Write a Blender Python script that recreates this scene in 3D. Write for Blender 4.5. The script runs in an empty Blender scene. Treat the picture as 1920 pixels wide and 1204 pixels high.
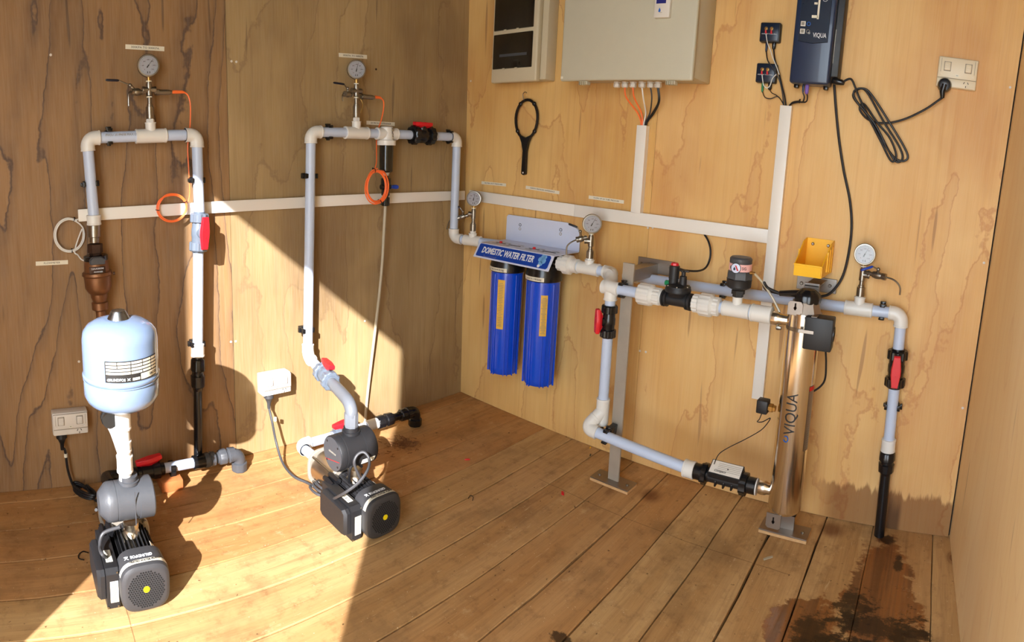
import bpy, bmesh, math, random
from mathutils import Vector, Matrix, noise
random.seed(7)
V = Vector
sc = bpy.context.scene
COL = sc.collection

# ---------------------------------------------------------------- camera (phone panorama: central cylindrical, 98 degrees wide)
CF, CV0 = 1124.6, 602 - 166.65
_t, _ph, _ro = .1306, .8581, .0477
def _cam_axes():
    up = V((0, -math.cos(_t), -math.sin(_t))); fh = V((0, -math.sin(_t), math.cos(_t))); ri = V((1, 0, 0))
    Rz = Matrix.Rotation(_ro, 3, 'Z')
    X = Rz @ (ri * math.cos(_ph) + fh * math.sin(_ph)); Y = Rz @ (-ri * math.sin(_ph) + fh * math.cos(_ph)); Z = Rz @ up
    return Matrix((X, Y, Z)).transposed()          # world -> (right, down, forward)
CM = _cam_axes()
CAMP = V((0, 0, 1.1))
cd = bpy.data.cameras.new('camera'); cam = bpy.data.objects.new('camera', cd); COL.objects.link(cam)
cd.type = 'PANO'; cd.panorama_type = 'CENTRAL_CYLINDRICAL'
cd.central_cylindrical_range_u_min = -960 / CF; cd.central_cylindrical_range_u_max = 960 / CF
cd.central_cylindrical_range_v_min = -(1204 - CV0) / CF; cd.central_cylindrical_range_v_max = CV0 / CF
cd.central_cylindrical_radius = 1.0
cd.clip_start = .01
r_, d_, f_ = CM[0], CM[1], CM[2]
cam.matrix_world = Matrix(((r_[0], -d_[0], -f_[0], 0), (r_[1], -d_[1], -f_[1], 0), (r_[2], -d_[2], -f_[2], 1.1), (0, 0, 0, 1)))
sc.camera = cam

# ---------------------------------------------------------------- light
SUN = V((.96, 1.0, -.80)).normalized()
sd = bpy.data.lights.new('sun', 'SUN'); so = bpy.data.objects.new('sun', sd); COL.objects.link(so)
sd.energy = 7.4; sd.angle = .009; sd.color = (1.0, .99, 1.02)
so.rotation_euler = SUN.to_track_quat('-Z', 'Y').to_euler(); so.location = (-3, -3, 4)
w = bpy.data.worlds.new('sky'); sc.world = w; w.use_nodes = True
w.node_tree.nodes['Background'].inputs[0].default_value = (.78, .89, 1.0, 1)
w.node_tree.nodes['Background'].inputs[1].default_value = 4.6
pd = bpy.data.lights.new('door_portal', 'AREA'); po = bpy.data.objects.new('door_portal', pd); COL.objects.link(po)
pd.shape = 'RECTANGLE'; pd.size = .80; pd.size_y = 2.1; pd.cycles.is_portal = True
po.matrix_world = Matrix(((0, 0, -1, -.64), (1, 0, 0, .22), (0, -1, 0, 1.04), (0, 0, 0, 1)))
vs = sc.view_settings
vs.view_transform = 'Standard'; vs.look = 'None'; vs.gamma = 1; vs.use_curve_mapping = False; vs.exposure = 1.0
cy = sc.cycles
cy.max_bounces = 10; cy.diffuse_bounces = 6; cy.glossy_bounces = 5; cy.transparent_max_bounces = 8
cy.sample_clamp_indirect = 8; cy.use_denoising = True; cy.caustics_reflective = False; cy.caustics_refractive = False

# ---------------------------------------------------------------- from photograph pixels to points on real planes
def ray(px, py):
    la = (px - 960) / CF; v = (py - CV0) / CF
    return CM.transposed() @ V((math.sin(la), v, math.cos(la)))
def hit(px, py, n, c):
    d = ray(px, py); n = V(n); return CAMP + d * ((c - CAMP.dot(n)) / d.dot(n))
WA, WB, TILT = 1.875, 1.862, .021
def A(px, py, off=0): return hit(px, py, (0, 1, -TILT), WA - off)     # left wall
def B(px, py, off=0): return hit(px, py, (1, 0, 0), WB - off)         # back wall
def F(px, py, h=0): return hit(px, py, (0, 0, 1), h)                  # floor
def atY(px, py, y): return hit(px, py, (0, 1, 0), y)
def atX(px, py, x): return hit(px, py, (1, 0, 0), x)
def Aw(x, z, off=0): return V((x, WA + TILT * z - off, z))
def Bw(y, z, off=0): return V((WB - off, y, z))

# ---------------------------------------------------------------- frames and mesh builder
class Fr:
    def __init__(s, o, r, u):
        s.o = V(o); s.r = V(r).normalized(); u = V(u); s.u = (u - s.r * u.dot(s.r)).normalized(); s.n = s.r.cross(s.u)
    def __call__(s, x, y, z=0): return s.o + s.r * x + s.u * y + s.n * z
    def at(s, x, y, z=0): return Fr(s(x, y, z), s.r, s.u)
    def rot(s, a):
        c, k = math.cos(a), math.sin(a); return Fr(s.o, s.r * c + s.u * k, s.u * c - s.r * k)
def FA(o): return Fr(o, (1, 0, 0), (0, TILT, 1))      # out = -y
def FB(o): return Fr(o, (0, -1, 0), (0, 0, 1))        # out = -x
ZUP = V((0, 0, 1))
class MB:
    def __init__(s): s.bm = bmesh.new()
    def _add(s, vs, fs):
        b = [s.bm.verts.new(v) for v in vs]
        for f in fs:
            try: s.bm.faces.new([b[i] for i in f])
            except ValueError: pass
        return b
    def box(s, fr, c, d, bev=0, seg=2):
        t = bmesh.new(); bmesh.ops.create_cube(t, size=1)
        for v in t.verts: v.co = V((v.co.x * d[0], v.co.y * d[1], v.co.z * d[2]))
        if bev: bmesh.ops.bevel(t, geom=t.edges[:], offset=bev, segments=seg, affect='EDGES', profile=.5)
        t.verts.index_update()
        s._add([fr(v.co.x + c[0], v.co.y + c[1], v.co.z + c[2]) for v in t.verts], [[v.index for v in f.verts] for f in t.faces]); t.free(); return s
    def prism(s, fr, poly, z0, z1, bev=0, top=None):
        n = len(poly); top = top or poly
        vs = [fr(x, y, z0) for x, y in poly]
        rings = [(z1, 1)]
        fs = []
        if bev:
            cx = sum(p[0] for p in top) / n; cyy = sum(p[1] for p in top) / n
            def shr(k):
                out = []
                for x, y in top:
                    l = math.hypot(x - cx, y - cyy) or 1; out.append((x - (x - cx) / l * k, y - (y - cyy) / l * k))
                return out
            vs += [fr(x, y, z1 - bev) for x, y in top]; vs += [fr(x, y, z1) for x, y in shr(bev)]; m = 3
        else:
            vs += [fr(x, y, z1) for x, y in top]; m = 2
        for k in range(m - 1):
            for i in range(n): fs.append((k * n + i, k * n + (i + 1) % n, (k + 1) * n + (i + 1) % n, (k + 1) * n + i))
        fs.append(tuple(range(n))[::-1]); fs.append(tuple(range((m - 1) * n, m * n)))
        s._add(vs, fs); return s
    def tube(s, pts, r, n=12, closed=False, cap=True):
        pts = [V(p) for p in pts]; m = len(pts); rr = r if isinstance(r, (list, tuple)) else [r] * m
        up = None; vs = []; fs = []
        for i, p in enumerate(pts):
            a = pts[(i - 1) % m] if (closed or i > 0) else p; b = pts[(i + 1) % m] if (closed or i < m - 1) else p
            t = (b - a)
            if t.length < 1e-9: t = V((0, 0, 1))
            t.normalize()
            if up is None: up = V((0, 0, 1)) if abs(t.z) < .9 else V((1, 0, 0))
            up = (up - t * up.dot(t))
            if up.length < 1e-6: up = t.orthogonal()
            up.normalize(); q = t.cross(up)
            for k in range(n):
                an = 2 * math.pi * k / n; vs.append(p + up * (math.cos(an) * rr[i]) + q * (math.sin(an) * rr[i]))
        for i in range(m if closed else m - 1):
            j = (i + 1) % m
            for k in range(n): fs.append((i * n + k, i * n + (k + 1) % n, j * n + (k + 1) % n, j * n + k))
        if cap and not closed: fs.append(tuple(range(n))[::-1]); fs.append(tuple(range((m - 1) * n, m * n)))
        s._add(vs, fs); return s
    def cyl(s, a, b, r, r2=None, n=24):
        return s.tube([a, b], [r, r if r2 is None else r2], n)
    def lathe(s, o, ax, prof, n=28, ribs=0, amp=0, ref=None):
        o = V(o); ax = V(ax).normalized(); e = V(ref) if ref else (V((0, 0, 1)) if abs(ax.z) < .9 else V((1, 0, 0)))
        e = (e - ax * e.dot(ax)).normalized(); q = ax.cross(e)
        if ribs: n = ribs * 4
        vs = []; fs = []
        for pr in prof:
            h, r = pr[0], pr[1]; rb = ribs and (len(pr) > 2)
            for k in range(n):
                an = 2 * math.pi * k / n; R = r
                if rb: R = r + (amp if (k % 4) < 2 else 0)
                vs.append(o + ax * h + e * (math.cos(an) * R) + q * (math.sin(an) * R))
        for i in range(len(prof) - 1):
            for k in range(n): fs.append((i * n + k, i * n + (k + 1) % n, (i + 1) * n + (k + 1) % n, (i + 1) * n + k))
        fs.append(tuple(range(n))[::-1]); fs.append(tuple(range((len(prof) - 1) * n, len(prof) * n)))
        s._add(vs, fs); return s
    def torus(s, o, ax, R, r, n=32, m=8):
        o = V(o); ax = V(ax).normalized(); e = ax.orthogonal().normalized(); q = ax.cross(e)
        return s.tube([o + e * (math.cos(2 * math.pi * k / n) * R) + q * (math.sin(2 * math.pi * k / n) * R) for k in range(n)], r, m, True)
    def ball(s, c, r, sz=(1, 1, 1)):
        t = bmesh.new(); bmesh.ops.create_uvsphere(t, u_segments=12, v_segments=8, radius=r); t.verts.index_update()
        s._add([V(c) + V((v.co.x * sz[0], v.co.y * sz[1], v.co.z * sz[2])) for v in t.verts], [[v.index for v in f.verts] for f in t.faces]); t.free(); return s
    def quad(s, pts): s._add(pts, [tuple(range(len(pts)))]); return s
OFF = {}
def tag(o, label=None, cat=None, group=None, kind=None):
    if label: o['label'] = label
    if cat: o['category'] = cat
    if group: o['group'] = group
    if kind: o['kind'] = kind
    return o
def thing(name, label, cat, loc, group=None, kind=None):
    o = bpy.data.objects.new(name, None); COL.objects.link(o); o.location = loc; o.empty_display_size = .02
    OFF[o.name] = V(loc); return tag(o, label, cat, group, kind)
SPLIT = {'thread_tape': 0, 'screws': 'screw', 'end_plate': 0, 'feet': 'foot', 'keyhole': 0, 'slots': 'slot', 'ring_teeth': 'tooth', 'pin_slots': 'pin_slot', 'side_vents': 'vent', 'vent_holes': 'vent_hole', 'tie_rod': 0, 'white_boxes': 'printed_box'}
FINE = {'scale_marks', 'barcode', 'fine_print', 'small_print', 'switch_ribs', 'splash_print', 'pictogram', 'logo', 'wood_shavings', 'badge_drop', 'hand_wheel'}
def islands(bm):
    bm.verts.index_update(); seen = {}; out = []
    for v in bm.verts:
        if v in seen: continue
        st = [v]; seen[v] = 1; comp = [v]
        while st:
            a = st.pop()
            for e in a.link_edges:
                b = e.other_vert(a)
                if b not in seen: seen[b] = 1; st.append(b); comp.append(b)
        out.append(comp)
    return out
def obj(name, mb, mat, parent=None, label=None, cat=None, group=None, kind=None, sharp=35, flat=False):
    bm = mb.bm if isinstance(mb, MB) else mb
    if name in SPLIT and parent is not None:
        comps = islands(bm); nm = SPLIT[name] or name
        if len(comps) > 1:
            for comp in comps:
                b2 = bmesh.new(); mp = {v: b2.verts.new(v.co) for v in comp}
                for f in {f for v in comp for f in v.link_faces}: b2.faces.new([mp[v] for v in f.verts])
                o = obj('\0' + nm, b2, mat, parent, label, sharp=sharp, flat=flat)
            bm.free(); return o
        name = nm
    name = name.lstrip('\0')
    if name in FINE and kind is None and parent is not None: kind = 'stuff'
    bmesh.ops.recalc_face_normals(bm, faces=bm.faces[:])
    if parent is not None: off = OFF[parent.name]
    else:
        xs = [v.co.copy() for v in bm.verts]; lo = V([min(v[i] for v in xs) for i in range(3)]); hi = V([max(v[i] for v in xs) for i in range(3)])
        off = V(((lo.x + hi.x) / 2, (lo.y + hi.y) / 2, lo.z))
    for v in bm.verts: v.co -= off
    me = bpy.data.meshes.new(name); bm.to_mesh(me); bm.free()
    me.polygons.foreach_set('use_smooth', [not flat] * len(me.polygons))
    if not flat: me.set_sharp_from_angle(angle=math.radians(sharp))
    me.materials.append(mat)
    o = bpy.data.objects.new(name, me); COL.objects.link(o)
    if parent is not None: o.parent = parent
    else: o.location = off
    OFF[o.name] = off
    return tag(o, label, cat, group, kind)
def text(s, size, fr, mat, parent, name='lettering', depth=.0004, sx=1, align='CENTER', shear=0, bold=0, label=None, maxw=None):
    c = bpy.data.curves.new('t', 'FONT'); c.body = s; c.size = size; c.align_x = align; c.align_y = 'CENTER'; c.extrude = depth; c.shear = shear; c.offset = bold; c.resolution_u = 2
    o = bpy.data.objects.new('t', c); COL.objects.link(o); bpy.context.view_layer.update()
    dg = bpy.context.evaluated_depsgraph_get(); me = o.evaluated_get(dg).to_mesh()
    vs = [v.co.copy() for v in me.vertices]; fs = [tuple(p.vertices) for p in me.polygons]
    bpy.data.objects.remove(o); bpy.data.curves.remove(c)
    if maxw:
        w_ = max(v.x for v in vs) - min(v.x for v in vs); sx = maxw / w_
    m = MB(); m._add([fr(v.x * sx, v.y, v.z) for v in vs], fs)
    return obj(name, m, mat, parent, label=label)
def curve(pts, sub=8):
    P = [V(p) for p in pts]; out = []
    for i in range(len(P) - 1):
        p0 = P[max(i - 1, 0)]; p1 = P[i]; p2 = P[i + 1]; p3 = P[min(i + 2, len(P) - 1)]
        for k in range(sub):
            t = k / sub; out.append(.5 * ((2 * p1) + (p2 - p0) * t + (2 * p0 - 5 * p1 + 4 * p2 - p3) * t * t + (3 * p1 - p0 - 3 * p2 + p3) * t ** 3))
    out.append(P[-1]); return out
def lerp(a, b, t): return a + (b - a) * t

# ---------------------------------------------------------------- materials
def srgb(r, g, b):
    f = lambda c: (c / 12.92 if c <= .04045 else ((c + .055) / 1.055) ** 2.4)
    return (f(r / 255), f(g / 255), f(b / 255), 1)
def pbr(name, col, rough=.5, metal=0, var=.06, vs=30, coat=0, bump=0, bs=200, trans=0, emit=None, spec=.5):
    m = bpy.data.materials.new(name); m.use_nodes = True; N = m.node_tree; p = N.nodes['Principled BSDF']
    tc = N.nodes.new('ShaderNodeTexCoord'); nz = N.nodes.new('ShaderNodeTexNoise'); nz.inputs['Scale'].default_value = vs; nz.inputs['Detail'].default_value = 4
    N.links.new(tc.outputs['Object'], nz.inputs['Vector'])
    mx = N.nodes.new('ShaderNodeMix'); mx.data_type = 'RGBA'
    c = srgb(*col); mx.inputs['A'].default_value = tuple(max(0, x * (1 - var)) for x in c[:3]) + (1,); mx.inputs['B'].default_value = tuple(min(1, x * (1 + var)) for x in c[:3]) + (1,)
    N.links.new(nz.outputs['Fac'], mx.inputs['Factor']); N.links.new(mx.outputs['Result'], p.inputs['Base Color'])
    mr = N.nodes.new('ShaderNodeMapRange'); mr.inputs['To Min'].default_value = max(0, rough - .06); mr.inputs['To Max'].default_value = min(1, rough + .06)
    N.links.new(nz.outputs['Fac'], mr.inputs['Value']); N.links.new(mr.outputs['Result'], p.inputs['Roughness'])
    p.inputs['Metallic'].default_value = metal; p.inputs['Coat Weight'].default_value = coat; p.inputs['Specular IOR Level'].default_value = spec
    if bump:
        n2 = N.nodes.new('ShaderNodeTexNoise'); n2.inputs['Scale'].default_value = bs; N.links.new(tc.outputs['Object'], n2.inputs['Vector'])
        b = N.nodes.new('ShaderNodeBump'); b.inputs['Strength'].default_value = bump; b.inputs['Distance'].default_value = .002
        N.links.new(n2.outputs['Fac'], b.inputs['Height']); N.links.new(b.outputs['Normal'], p.inputs['Normal'])
    if trans: p.inputs['Transmission Weight'].default_value = trans
    if emit: p.inputs['Emission Color'].default_value = srgb(*emit[0]); p.inputs['Emission Strength'].default_value = emit[1]
    return m
class NG:
    """small helper to write node maths"""
    def __init__(s, mat): s.N = mat.node_tree
    def n(s, t, **k):
        x = s.N.nodes.new(t)
        for a, b in k.items():
            if a in x.inputs: x.inputs[a].default_value = b
            else: setattr(x, a, b)
        return x
    def l(s, a, b): s.N.links.new(a, b)
    def m(s, op, a, b=None, c=None, clamp=False):
        x = s.N.nodes.new('ShaderNodeMath'); x.operation = op; x.use_clamp = clamp
        for i, v in enumerate((a, b, c)):
            if v is None: continue
            if isinstance(v, (int, float)): x.inputs[i].default_value = v
            else: s.l(v, x.inputs[i])
        return x.outputs[0]
    def ss(s, v, a, b):          # smoothstep a..b
        x = s.N.nodes.new('ShaderNodeMapRange'); x.interpolation_type = 'SMOOTHSTEP'; x.inputs[1].default_value = a; x.inputs[2].default_value = b; s.l(v, x.inputs[0]); return x.outputs[0]
    def noise(s, vec, sc=(1, 1, 1), scale=1, det=4, rough=.55, off=(0, 0, 0), dist=0):
        mp = s.n('ShaderNodeMapping'); mp.inputs['Scale'].default_value = sc; mp.inputs['Location'].default_value = off; s.l(vec, mp.inputs['Vector'])
        x = s.n('ShaderNodeTexNoise'); x.inputs['Scale'].default_value = scale; x.inputs['Detail'].default_value = det; x.inputs['Roughness'].default_value = rough; x.inputs['Distortion'].default_value = dist
        s.l(mp.outputs[0], x.inputs['Vector']); return x.outputs['Fac']
    def mix(s, f, a, b, mode='MIX'):
        x = s.N.nodes.new('ShaderNodeMix'); x.data_type = 'RGBA'; x.blend_type = mode
        for nm, v in (('Factor', f), ('A', a), ('B', b)):
            if isinstance(v, (int, float)): x.inputs[nm].default_value = v
            elif isinstance(v, tuple): x.inputs[nm].default_value = v
            else: s.l(v, x.inputs[nm])
        return x.outputs['Result']
def plywood(name, base, light, line, across, seed=0, freq=6, linew=.16, lined=.75, stain=None, warp=1.0, streak=.24, blotch=.25):
    """rotary-cut pine: vertical grain, cathedral contour lines; across = axis index that runs across the grain"""
    m = bpy.data.materials.new(name); m.use_nodes = True; g = NG(m); p = m.node_tree.nodes['Principled BSDF']
    tc = g.n('ShaderNodeTexCoord'); geo = g.n('ShaderNodeNewGeometry'); oi = g.n('ShaderNodeObjectInfo')
    pos = geo.outputs['Position']
    sx = [1, 1, 1]; sx[2] = .22; sc1 = tuple(v * 1.0 for v in sx)
    n1 = g.noise(pos, sc1, 1.9, 3, .5, (seed, seed * 1.7, seed * .3), .35)
    n2 = g.noise(pos, (1, 1, .8), 11, 4, .6, (seed * 2.1, 3, 1))
    sep = g.n('ShaderNodeSeparateXYZ'); g.l(pos, sep.inputs[0]); ac = sep.outputs[across]
    v = g.m('ADD', g.m('MULTIPLY', ac, .55 * freq), g.m('MULTIPLY', n1, freq * 2.6 * warp)); v = g.m('ADD', v, g.m('MULTIPLY', n2, .55))
    fr = g.m('FRACT', v)
    ln = g.m('SUBTRACT', 1, g.ss(g.m('ABSOLUTE', g.m('SUBTRACT', fr, .62)), 0.0, linew))      # the thin dark line
    soft = g.m('MULTIPLY', g.ss(fr, .18, .62), g.m('SUBTRACT', 1, g.ss(fr, .62, .66)))         # late wood darkening up to it
    blot = g.ss(g.noise(pos, (1, 1, .45), 3.2, 3, .5, (seed * .7, 9, 4)), .35, .68)
    fine = g.noise(pos, (60, 60, 1.6), 1, 3, .6); fine2 = g.noise(pos, (260, 260, 8), 1, 2, .6)
    col = g.mix(blot, base, light)
    col = g.mix(g.m('MULTIPLY', soft, lined * .38), col, line)
    lv = g.m('MULTIPLY', ln, g.m('MULTIPLY', g.ss(g.noise(pos, (3, 3, 1), 2.5, 3, .6, (4, seed, 2)), .22, .5), lined))
    col = g.mix(lv, col, line)
    dk = tuple(x * .55 for x in line[:3]) + (1,)
    big = g.ss(g.noise(pos, (1, 1, .6), 2.3, 4, .55, (seed * 5, 2, 8)), .5, .68)
    col = g.mix(g.m('MULTIPLY', big, blotch), col, line)
    col = g.mix(g.m('MULTIPLY', g.ss(fine, .45, .78), streak), col, line)
    # short dark resin streaks
    rs = g.m('MULTIPLY', g.ss(g.noise(pos, (38, 38, 2.6), 1, 1, .4, (seed * 3, 1, 7)), .74, .80), .6)
    col = g.mix(rs, col, dk)
    col = g.mix(g.m('MULTIPLY', fine2, .12), col, (1, .9, .75, 1))
    rough = g.m('ADD', .42, g.m('MULTIPLY', fine, .2))
    if stain:
        col, rough = stain(g, sep, pos, col, rough)
    g.l(col, p.inputs['Base Color']); g.l(rough, p.inputs['Roughness'])
    b = g.n('ShaderNodeBump'); b.inputs['Strength'].default_value = .25; b.inputs['Distance'].default_value = .001; g.l(fine2, b.inputs['Height']); g.l(b.outputs[0], p.inputs['Normal'])
    p.inputs['Specular IOR Level'].default_value = .35
    return m
def stain_back(g, sep, pos, col, rough):
    x, y, z = sep.outputs
    edge = g.m('MULTIPLY', g.noise(pos, (1, 42, 5), 1, 4, .65), .11)
    h = g.m('ADD', z, edge)
    near = g.ss(y, .33, .22)       # only in the wet corner
    f = g.m('MULTIPLY', g.m('SUBTRACT', 1, g.ss(h, .165, .185)), near)
    f = g.m('MULTIPLY', f, .72)
    col = g.mix(f, col, srgb(112, 62, 24)); 
    d = g.m('MULTIPLY', g.m('SUBTRACT', 1, g.ss(g.m('ABSOLUTE', g.m('SUBTRACT', y, .035)), .012, .03)), g.m('SUBTRACT', 1, g.ss(h, .10, .2)))
    return g.mix(g.m('MULTIPLY', d, .75), col, srgb(58, 34, 16)), rough
M = {}
M['plyA'] = plywood('plywood dark figured', srgb(128, 92, 48), srgb(148, 108, 60), srgb(66, 36, 14), 0, 3.1, 5.5, .055, 1.0, streak=.22)
M['plyA2'] = plywood('plywood pale second sheet', srgb(144, 117, 72), srgb(166, 139, 92), srgb(104, 74, 40), 0, 11.4, 2.6, .04, .4, warp=1.0, streak=.3, blotch=.5)
M['plyB'] = plywood('plywood honey', srgb(208, 160, 84), srgb(222, 182, 110), srgb(172, 110, 44), 1, 21.3, 3.2, .035, .5, blotch=.35, stain=stain_back)
M['plyB2'] = plywood('plywood honey second sheet', srgb(216, 166, 92), srgb(226, 184, 116), srgb(184, 118, 54), 1, 33.7, 3.0, .035, .5, blotch=.35, stain=stain_back)
M['plyC'] = plywood('plywood pale clear', srgb(246, 214, 156), srgb(250, 224, 174), srgb(230, 188, 128), 0, 43.0, 6, .04, .35, streak=.2)
def plank_mat(name, c1, c2, dark, wet=True):
    m = bpy.data.materials.new(name); m.use_nodes = True; g = NG(m); p = m.node_tree.nodes['Principled BSDF']
    geo = g.n('ShaderNodeNewGeometry'); pos = geo.outputs['Position']; oi = g.n('ShaderNodeObjectInfo'); rnd = oi.outputs['Random']
    cmb = g.n('ShaderNodeCombineXYZ'); g.l(g.m('MULTIPLY', rnd, 37), cmb.inputs[0]); g.l(g.m('MULTIPLY', rnd, 91), cmb.inputs[1])
    vm = g.n('ShaderNodeVectorMath', operation='ADD'); g.l(pos, vm.inputs[0]); g.l(cmb.outputs[0], vm.inputs[1]); vec = vm.outputs[0]
    sep = g.n('ShaderNodeSeparateXYZ'); g.l(pos, sep.inputs[0]); X, Y, Z = sep.outputs
    big = g.noise(vec, (.8, 7, 1), 1.3, 3, .5); gr = g.noise(vec, (2.2, 46, 1), 1, 4, .6, dist=.6); fine = g.noise(vec, (12, 240, 1), 1, 3, .6)
    v = g.m('FRACT', g.m('ADD', g.m('MULTIPLY', big, 9), g.m('MULTIPLY', gr, .8)))
    col = g.mix(g.ss(big, .3, .7), c1, c2)
    hue = g.mix(g.m('MULTIPLY', rnd, .55), col, srgb(176, 112, 58)); col = hue
    col = g.mix(g.m('MULTIPLY', g.m('MULTIPLY', g.ss(v, .2, .8), g.m('SUBTRACT', 1, g.ss(v, .85, .95))), .10), col, dark)
    col = g.mix(g.m('MULTIPLY', g.ss(gr, .48, .75), .35), col, dark)
    col = g.mix(g.m('MULTIPLY', g.ss(fine, .45, .8), .25), col, dark)
    # walked-in dirt, scuffs, spots
    dirt = g.noise(pos, (1, 1, 1), 4.5, 6, .65, (3, 8, 0)); spots = g.noise(pos, (1, 1, 1), 60, 2, .5, (1, 2, 0)); specks = g.noise(pos, (1, 1, 1), 170, 1, .5)
    col = g.mix(g.m('MULTIPLY', g.ss(dirt, .48, .70), .5), col, srgb(126, 96, 62))
    d2 = g.noise(pos, (1, 1, 1), 22, 5, .7, (9, 3, 0)); col = g.mix(g.m('MULTIPLY', g.ss(d2, .50, .72), .35), col, srgb(96, 62, 34)); col = g.mix(g.m('MULTIPLY', g.ss(g.noise(pos, (1, 1, 1), 13, 5, .7, (1, 13, 0)), .58, .74), .28), col, srgb(232, 204, 156))
    col = g.mix(g.m('MULTIPLY', g.ss(spots, .70, .76), .75), col, srgb(62, 36, 18))
    col = g.mix(g.m('MULTIPLY', g.ss(specks, .74, .79), .6), col, srgb(236, 214, 176))
    scr = g.noise(pos, (9, 70, 1), 1, 2, .5, (5, 5, 0), 1.5)
    col = g.mix(g.m('MULTIPLY', g.ss(scr, .71, .76), .35), col, srgb(226, 200, 158))
    # knots
    vo = g.n('ShaderNodeTexVoronoi'); vo.inputs['Scale'].default_value = 1; mp = g.n('ShaderNodeMapping'); mp.inputs['Scale'].default_value = (2.3, 4.2, 1); g.l(vec, mp.inputs[0]); g.l(mp.outputs[0], vo.inputs['Vector'])
    k = vo.outputs['Distance']; kn = g.m('SUBTRACT', 1, g.ss(g.m('ADD', k, g.m('MULTIPLY', gr, .05)), .05, .13))
    ring = g.m('FRACT', g.m('MULTIPLY', k, 26)); kn = g.m('MULTIPLY', kn, g.m('ADD', .45, g.m('MULTIPLY', ring, .4)))
    sel = g.n('ShaderNodeSeparateColor'); g.l(vo.outputs['Color'], sel.inputs[0]); kn = g.m('MULTIPLY', kn, g.ss(sel.outputs[0], .62, .66))
    col = g.mix(kn, col, srgb(96, 48, 20))
    # chalk lines across the boards where the joists run
    for x0, y0, y1 in ((.235, .9, 1.9), (1.545, .3, 1.15)):
        wob = g.m('ADD', X, g.m('MULTIPLY', g.noise(pos, (3, 3, 1), 2, 2), .02))
        li = g.m('SUBTRACT', 1, g.ss(g.m('ABSOLUTE', g.m('SUBTRACT', wob, x0 + .01)), .0006, .0018))
        rg = g.m('MULTIPLY', g.ss(Y, y0 - .02, y0), g.m('SUBTRACT', 1, g.ss(Y, y1, y1 + .02)))
        col = g.mix(g.m('MULTIPLY', g.m('MULTIPLY', li, rg), .55), col, srgb(84, 56, 32))
    rough = g.m('ADD', .5, g.m('MULTIPLY', dirt, .25))
    # water stains in the corner under the outlet pipe
    n3 = g.noise(pos, (1, 1, 1), 7, 5, .65, (7, 1, 0)); n4 = g.noise(pos, (2, 1, 1), 16, 4, .7, (2, 7, 0)); n5 = g.noise(pos, (1, 1, 1), 38, 5, .75, (4, 4, 0))
    def blob(cx, cyy, rx, ry, amp=.5, nn=None):
        dx = g.m('DIVIDE', g.m('SUBTRACT', X, cx), rx); dy = g.m('DIVIDE', g.m('SUBTRACT', Y, cyy), ry)
        d = g.m('SQRT', g.m('ADD', g.m('MULTIPLY', dx, dx), g.m('MULTIPLY', dy, dy)))
        return g.m('ADD', d, g.m('MULTIPLY', g.m('SUBTRACT', nn or n3, .5), amp * 2))
    wetf = None
    for b in ((1.60, .045, .22, .085, .6), (1.35, .20, .12, .11, 1.5), (1.40, .03, .26, .10, 1.5)):
        f = g.m('SUBTRACT', 1, g.ss(g.m('ADD', blob(*b), g.m('MULTIPLY', g.m('SUBTRACT', n4, .5), 1.1)), .80, 1.0)); wetf = f if wetf is None else g.m('MAXIMUM', wetf, f)
    col = g.mix(g.m('MULTIPLY', wetf, .82), col, g.mix(g.ss(gr, .35, .65), srgb(92, 46, 14), srgb(140, 80, 28)))
    for b, kx in (((1.42, .05, .055, .14, 1.1), n4), ((1.35, .19, .09, .06, 1.3), n4), ((1.30, .10, .16, .05, 1.8), n4), ((1.48, .10, .08, .06, 1.6), n4), ((1.40, -.05, .10, .05, 1.8), n4), ((1.69, .0, .05, .018, .6), n4), ((1.80, .045, .03, .03, .5), n4), ((1.30, .08, .10, .12, 1.6), n4), ((1.045, .70, .03, .03, .9), n4), ((1.50, 1.0, .001, .001, .1), n4)):
        f = g.m('SUBTRACT', 1, g.ss(g.m('ADD', blob(*b, nn=kx), g.m('MULTIPLY', g.m('SUBTRACT', n5, .5), 1.6)), .50, .95)); col = g.mix(g.m('MULTIPLY', f, .85), col, srgb(42, 28, 14))
    # dark knot stains beside the stand foot
    for cx, cyy, rx, ry in ((1.70, .81, .05, .05), (1.80, .22, .05, .05)):
        f = g.m('SUBTRACT', 1, g.ss(blob(cx, cyy, rx, ry, .5), .2, 1.1)); col = g.mix(g.m('MULTIPLY', f, .7), col, srgb(98, 48, 20))
    rough = g.m('SUBTRACT', rough, g.m('MULTIPLY', wetf, .33))
    g.l(col, p.inputs['Base Color']); g.l(rough, p.inputs['Roughness'])
    b = g.n('ShaderNodeBump'); b.inputs['Strength'].default_value = .5; b.inputs['Distance'].default_value = .0015
    g.l(g.m('ADD', gr, g.m('MULTIPLY', spots, .4)), b.inputs['Height']); g.l(b.outputs[0], p.inputs['Normal']); p.inputs['Specular IOR Level'].default_value = .3
    return m
M['plank'] = plank_mat('floor board pine', srgb(184, 144, 92), srgb(204, 168, 116), srgb(120, 82, 46))
M['under'] = pbr('dark gap under the boards', (26, 16, 9), .95)
M['pvc'] = pbr('white pvc pipe', (190, 204, 228), .32, var=.03, vs=12)
M['pvcf'] = pbr('cream white pvc fitting', (222, 221, 216), .34, var=.03, vs=20)
M['trunk'] = pbr('white trunking plastic', (232, 227, 218), .4, var=.02, vs=15)
M['grey'] = pbr('mid grey pvc valve', (98, 108, 120), .35)
M['grey2'] = pbr('pale grey pvc bend', (108, 112, 118), .35)
M['greyc'] = pbr('dark grey compression plastic', (70, 72, 76), .45, bump=.15, bs=150)
M['black'] = pbr('black glossy plastic', (20, 20, 22), .25)
M['blackm'] = pbr('black matt plastic', (30, 30, 32), .5, bump=.1, bs=300)
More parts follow.
